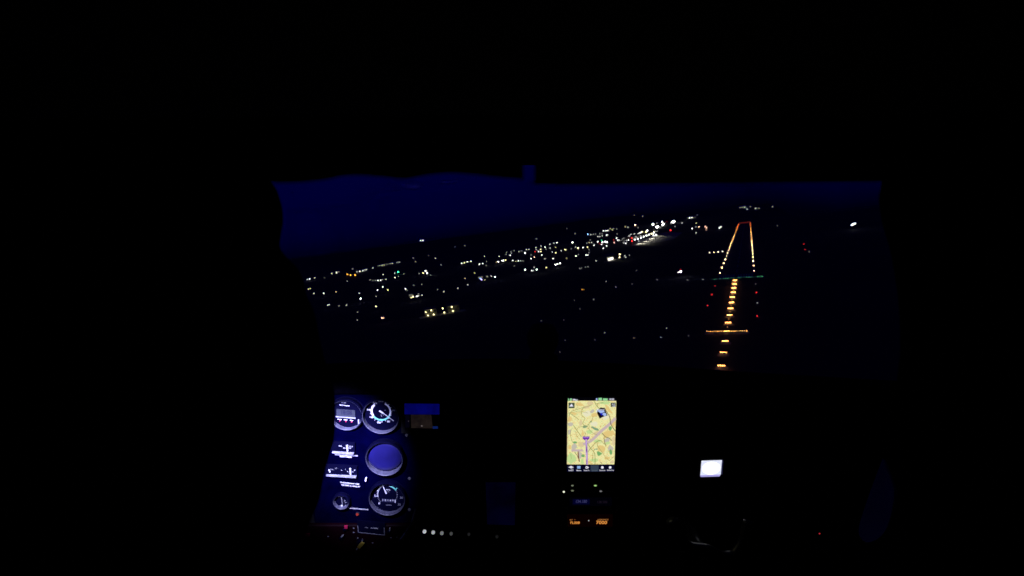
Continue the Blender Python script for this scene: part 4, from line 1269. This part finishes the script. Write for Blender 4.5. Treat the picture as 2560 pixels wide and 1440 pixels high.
rd.txt('digits', '134.180', 1453, 1254, 8.5, 35, glow('radio_digit', (.05, .05, .16), 1), .0128)
rd.txt('digits', '128.500', 1505, 1255.5, 7.5, 32, glow('radio_digit_dim', (.011, .007, .014), 1), .0128)
knob = MB().lathe([(0, .020), (.0062, .020), (.007, .018), (.0075, .0), (.009, 0)], 20).mesh('knob', M_BLK)
link('knob', knob, rd.r, T((*rd.at(1412, 1262, .012), .012)))
link('knob', knob, rd.r, T((*rd.at(1543, 1262, .012), .012)))
tr = Inst('transponder', 1478, 1300, 'transponder with amber digits FL008 and 7000 at the bottom of the radio stack', 'radio')
tr.quad('case', [(1400, 1281), (1555, 1281), (1553, 1322), (1400, 1322)], M_BLK, 0, .012)
M_AMB = glow('amber_digit', (1.0, .36, .07), .92)
M_AMB2 = glow('amber_small', (1.0, .38, .10), .55)
tr.quad('display', [(1418, 1286), (1532, 1286), (1531, 1317), (1418, 1317)], glow('amber_black', (.0022, .0001, .0001), 1), .012, .0124)
tr.txt('digits', 'FL008', 1437.5, 1307.2, 7, 27, M_AMB, .0126, 0, .012)
tr.txt('digits', 'ALT', 1428, 1299.8, 4, 8, M_AMB2, .0126)
tr.txt('digits', '1', 1437, 1299.4, 4, 3, M_AMB2, .0126)
tr.txt('digits', '7000', 1503.8, 1306.6, 9.5, 31, M_AMB, .0126, 0, .015)
tr.txt('digits', 'DEKMYZ', 1507.5, 1299.6, 4.4, 23, M_AMB2, .0126)
cx_, cy_ = tr.at(1471.8, 1301.6, .0126)
MB().disc(.0012, .0127, 12, cx=cx_, cy=cy_).build('reply_lamp', glow('reply', (.8, .75, .75), .6), tr.r)
link('knob', knob, tr.r, T((*tr.at(1410, 1303, .012), .012)))

# ---- lit white gauge on the right
wg = Inst('lit_gauge', 1778, 1170, 'square gauge glowing white on the right half of the panel', 'gauge')
wg.quad('case', [(1744, 1142), (1812, 1140), (1810, 1200), (1742, 1202)], M_BLK, 0, .004)
wg.quad('face', [(1754, 1152), (1805, 1150.5), (1801.8, 1187), (1751, 1188.5)], glow('gauge_face_glow', (.78, .82, 1.0), 1.0), .004, .0045)
kk = wg.rad(1777, 1170, 1)
cx_, cy_ = wg.at(1778, 1170.5, .0047)
MB().lathe([(0, .0048), (22 * kk, .0048)], 32).build('dial', glow('gauge_dial_glow', (1.0, 1.0, 1.0), 1.6), wg.r, T((cx_, cy_, 0)) @ Matrix.Diagonal((1, .8, 1, 1)))
MB().disc(.0006, .0051, 10, cx=cx_, cy=cy_ - .001).build('pivot', glow('pivot_grey', (.7, .7, .75), 1), wg.r)
wg.quad('lower_rim', [(1751.5, 1189), (1800, 1187.6), (1799.5, 1191), (1752, 1192.5)], glow('rim_glow', (.40, .36, .78), 1.0), .004, .006)  # ledge lit by the face, its light put into emission
wg.quad('side_rim', [(1804.5, 1187), (1805.5, 1187), (1808, 1151), (1807, 1151)], glow('rim_dim', (.02, .02, .07), 1.0), .004, .006)  # edge lit by the face, put into a dim emission

# ---- right control yoke: dark glossy U before the panel
M_YOKE = pbr('yoke_plastic', (.012, .012, .013), .3, 0, .1, 60, 0, .3)
yk = empty('control_yoke', K @ T(pk(1785, 1385, .74)))
tag(yk, 'dark glossy control yoke low on the right, catching faint highlights', 'yoke')
yo = pk(1785, 1385, .74)
yp = [pk(x, y, .72) - yo for x, y in smooth_pts([(1680, 1300), (1690, 1322), (1700, 1345), (1712, 1362), (1730, 1371), (1772, 1377), (1800, 1392), (1835, 1390), (1858, 1360), (1868, 1328), (1874, 1305)], 4)]
MB().tube(yp, .0095, 12).build('rim', M_YOKE, yk, smooth=True)
MB().tube([Vector((0, .02, -.03)), Vector((0, .14, -.02))], .014, 14).build('shaft', M_YOKE, yk, smooth=True)
MB().bbox(-.03, .03, -.022, .022, 0, .02, .006).build('hub', M_YOKE, yk, T((0, .05, -.05)) @ Matrix.Rotation(R(-90), 4, 'X'))

# ---- overhead spot lamp that lights the left instruments
LP_ = pk(560, 960, 0.50)
TGT = K.inverted() @ (PM @ Vector((*pu(870, 1125), 0)))
ol = empty('flood_lamp', K @ T(LP_))
tag(ol, 'small black flood lamp on the left windscreen post above the left instruments', 'lamp')
dv = (TGT - LP_).normalized()
q_ = dv.to_track_quat('-Z', 'Y').to_matrix().to_4x4()
MB().lathe([(.011, -.004), (.013, -.004), (.013, .03), (.006, .042), (0, .042), ], 20).build('housing', M_BLK, ol, q_, smooth=True)
MB().tube([(-.004, .0, .01), (-.04, .01, .03), (-.06, .055, .03)], .004, 8).build('stalk', M_BLK, ol)
ld = bpy.data.lights.new('lamp_light', 'SPOT')
ld.energy = 60
ld.color = (0.52, 0.52, 1.0)
ld.spot_size = R(35)
ld.spot_blend = 1.0
ld.shadow_soft_size = 0.008
lo = bpy.data.objects.new('lamp_light', ld)
COL.objects.link(lo)
lo.parent = ol
lo.matrix_basis = q_

# lettering becomes plain mesh
bpy.context.view_layer.update()
dg = bpy.context.evaluated_depsgraph_get()
for o in [o for o in bpy.data.objects if o.type == 'FONT']:
    me = bpy.data.meshes.new_from_object(o.evaluated_get(dg))
    if not me.materials:
        me.materials.append(o.data.materials[0])
    nm, pa, mx_ = o.name, o.parent, o.matrix_basis.copy()
    stem_ = nm.split('.')[0]
    bpy.data.objects.remove(o)
    q2 = link(stem_, me, pa, mx_)
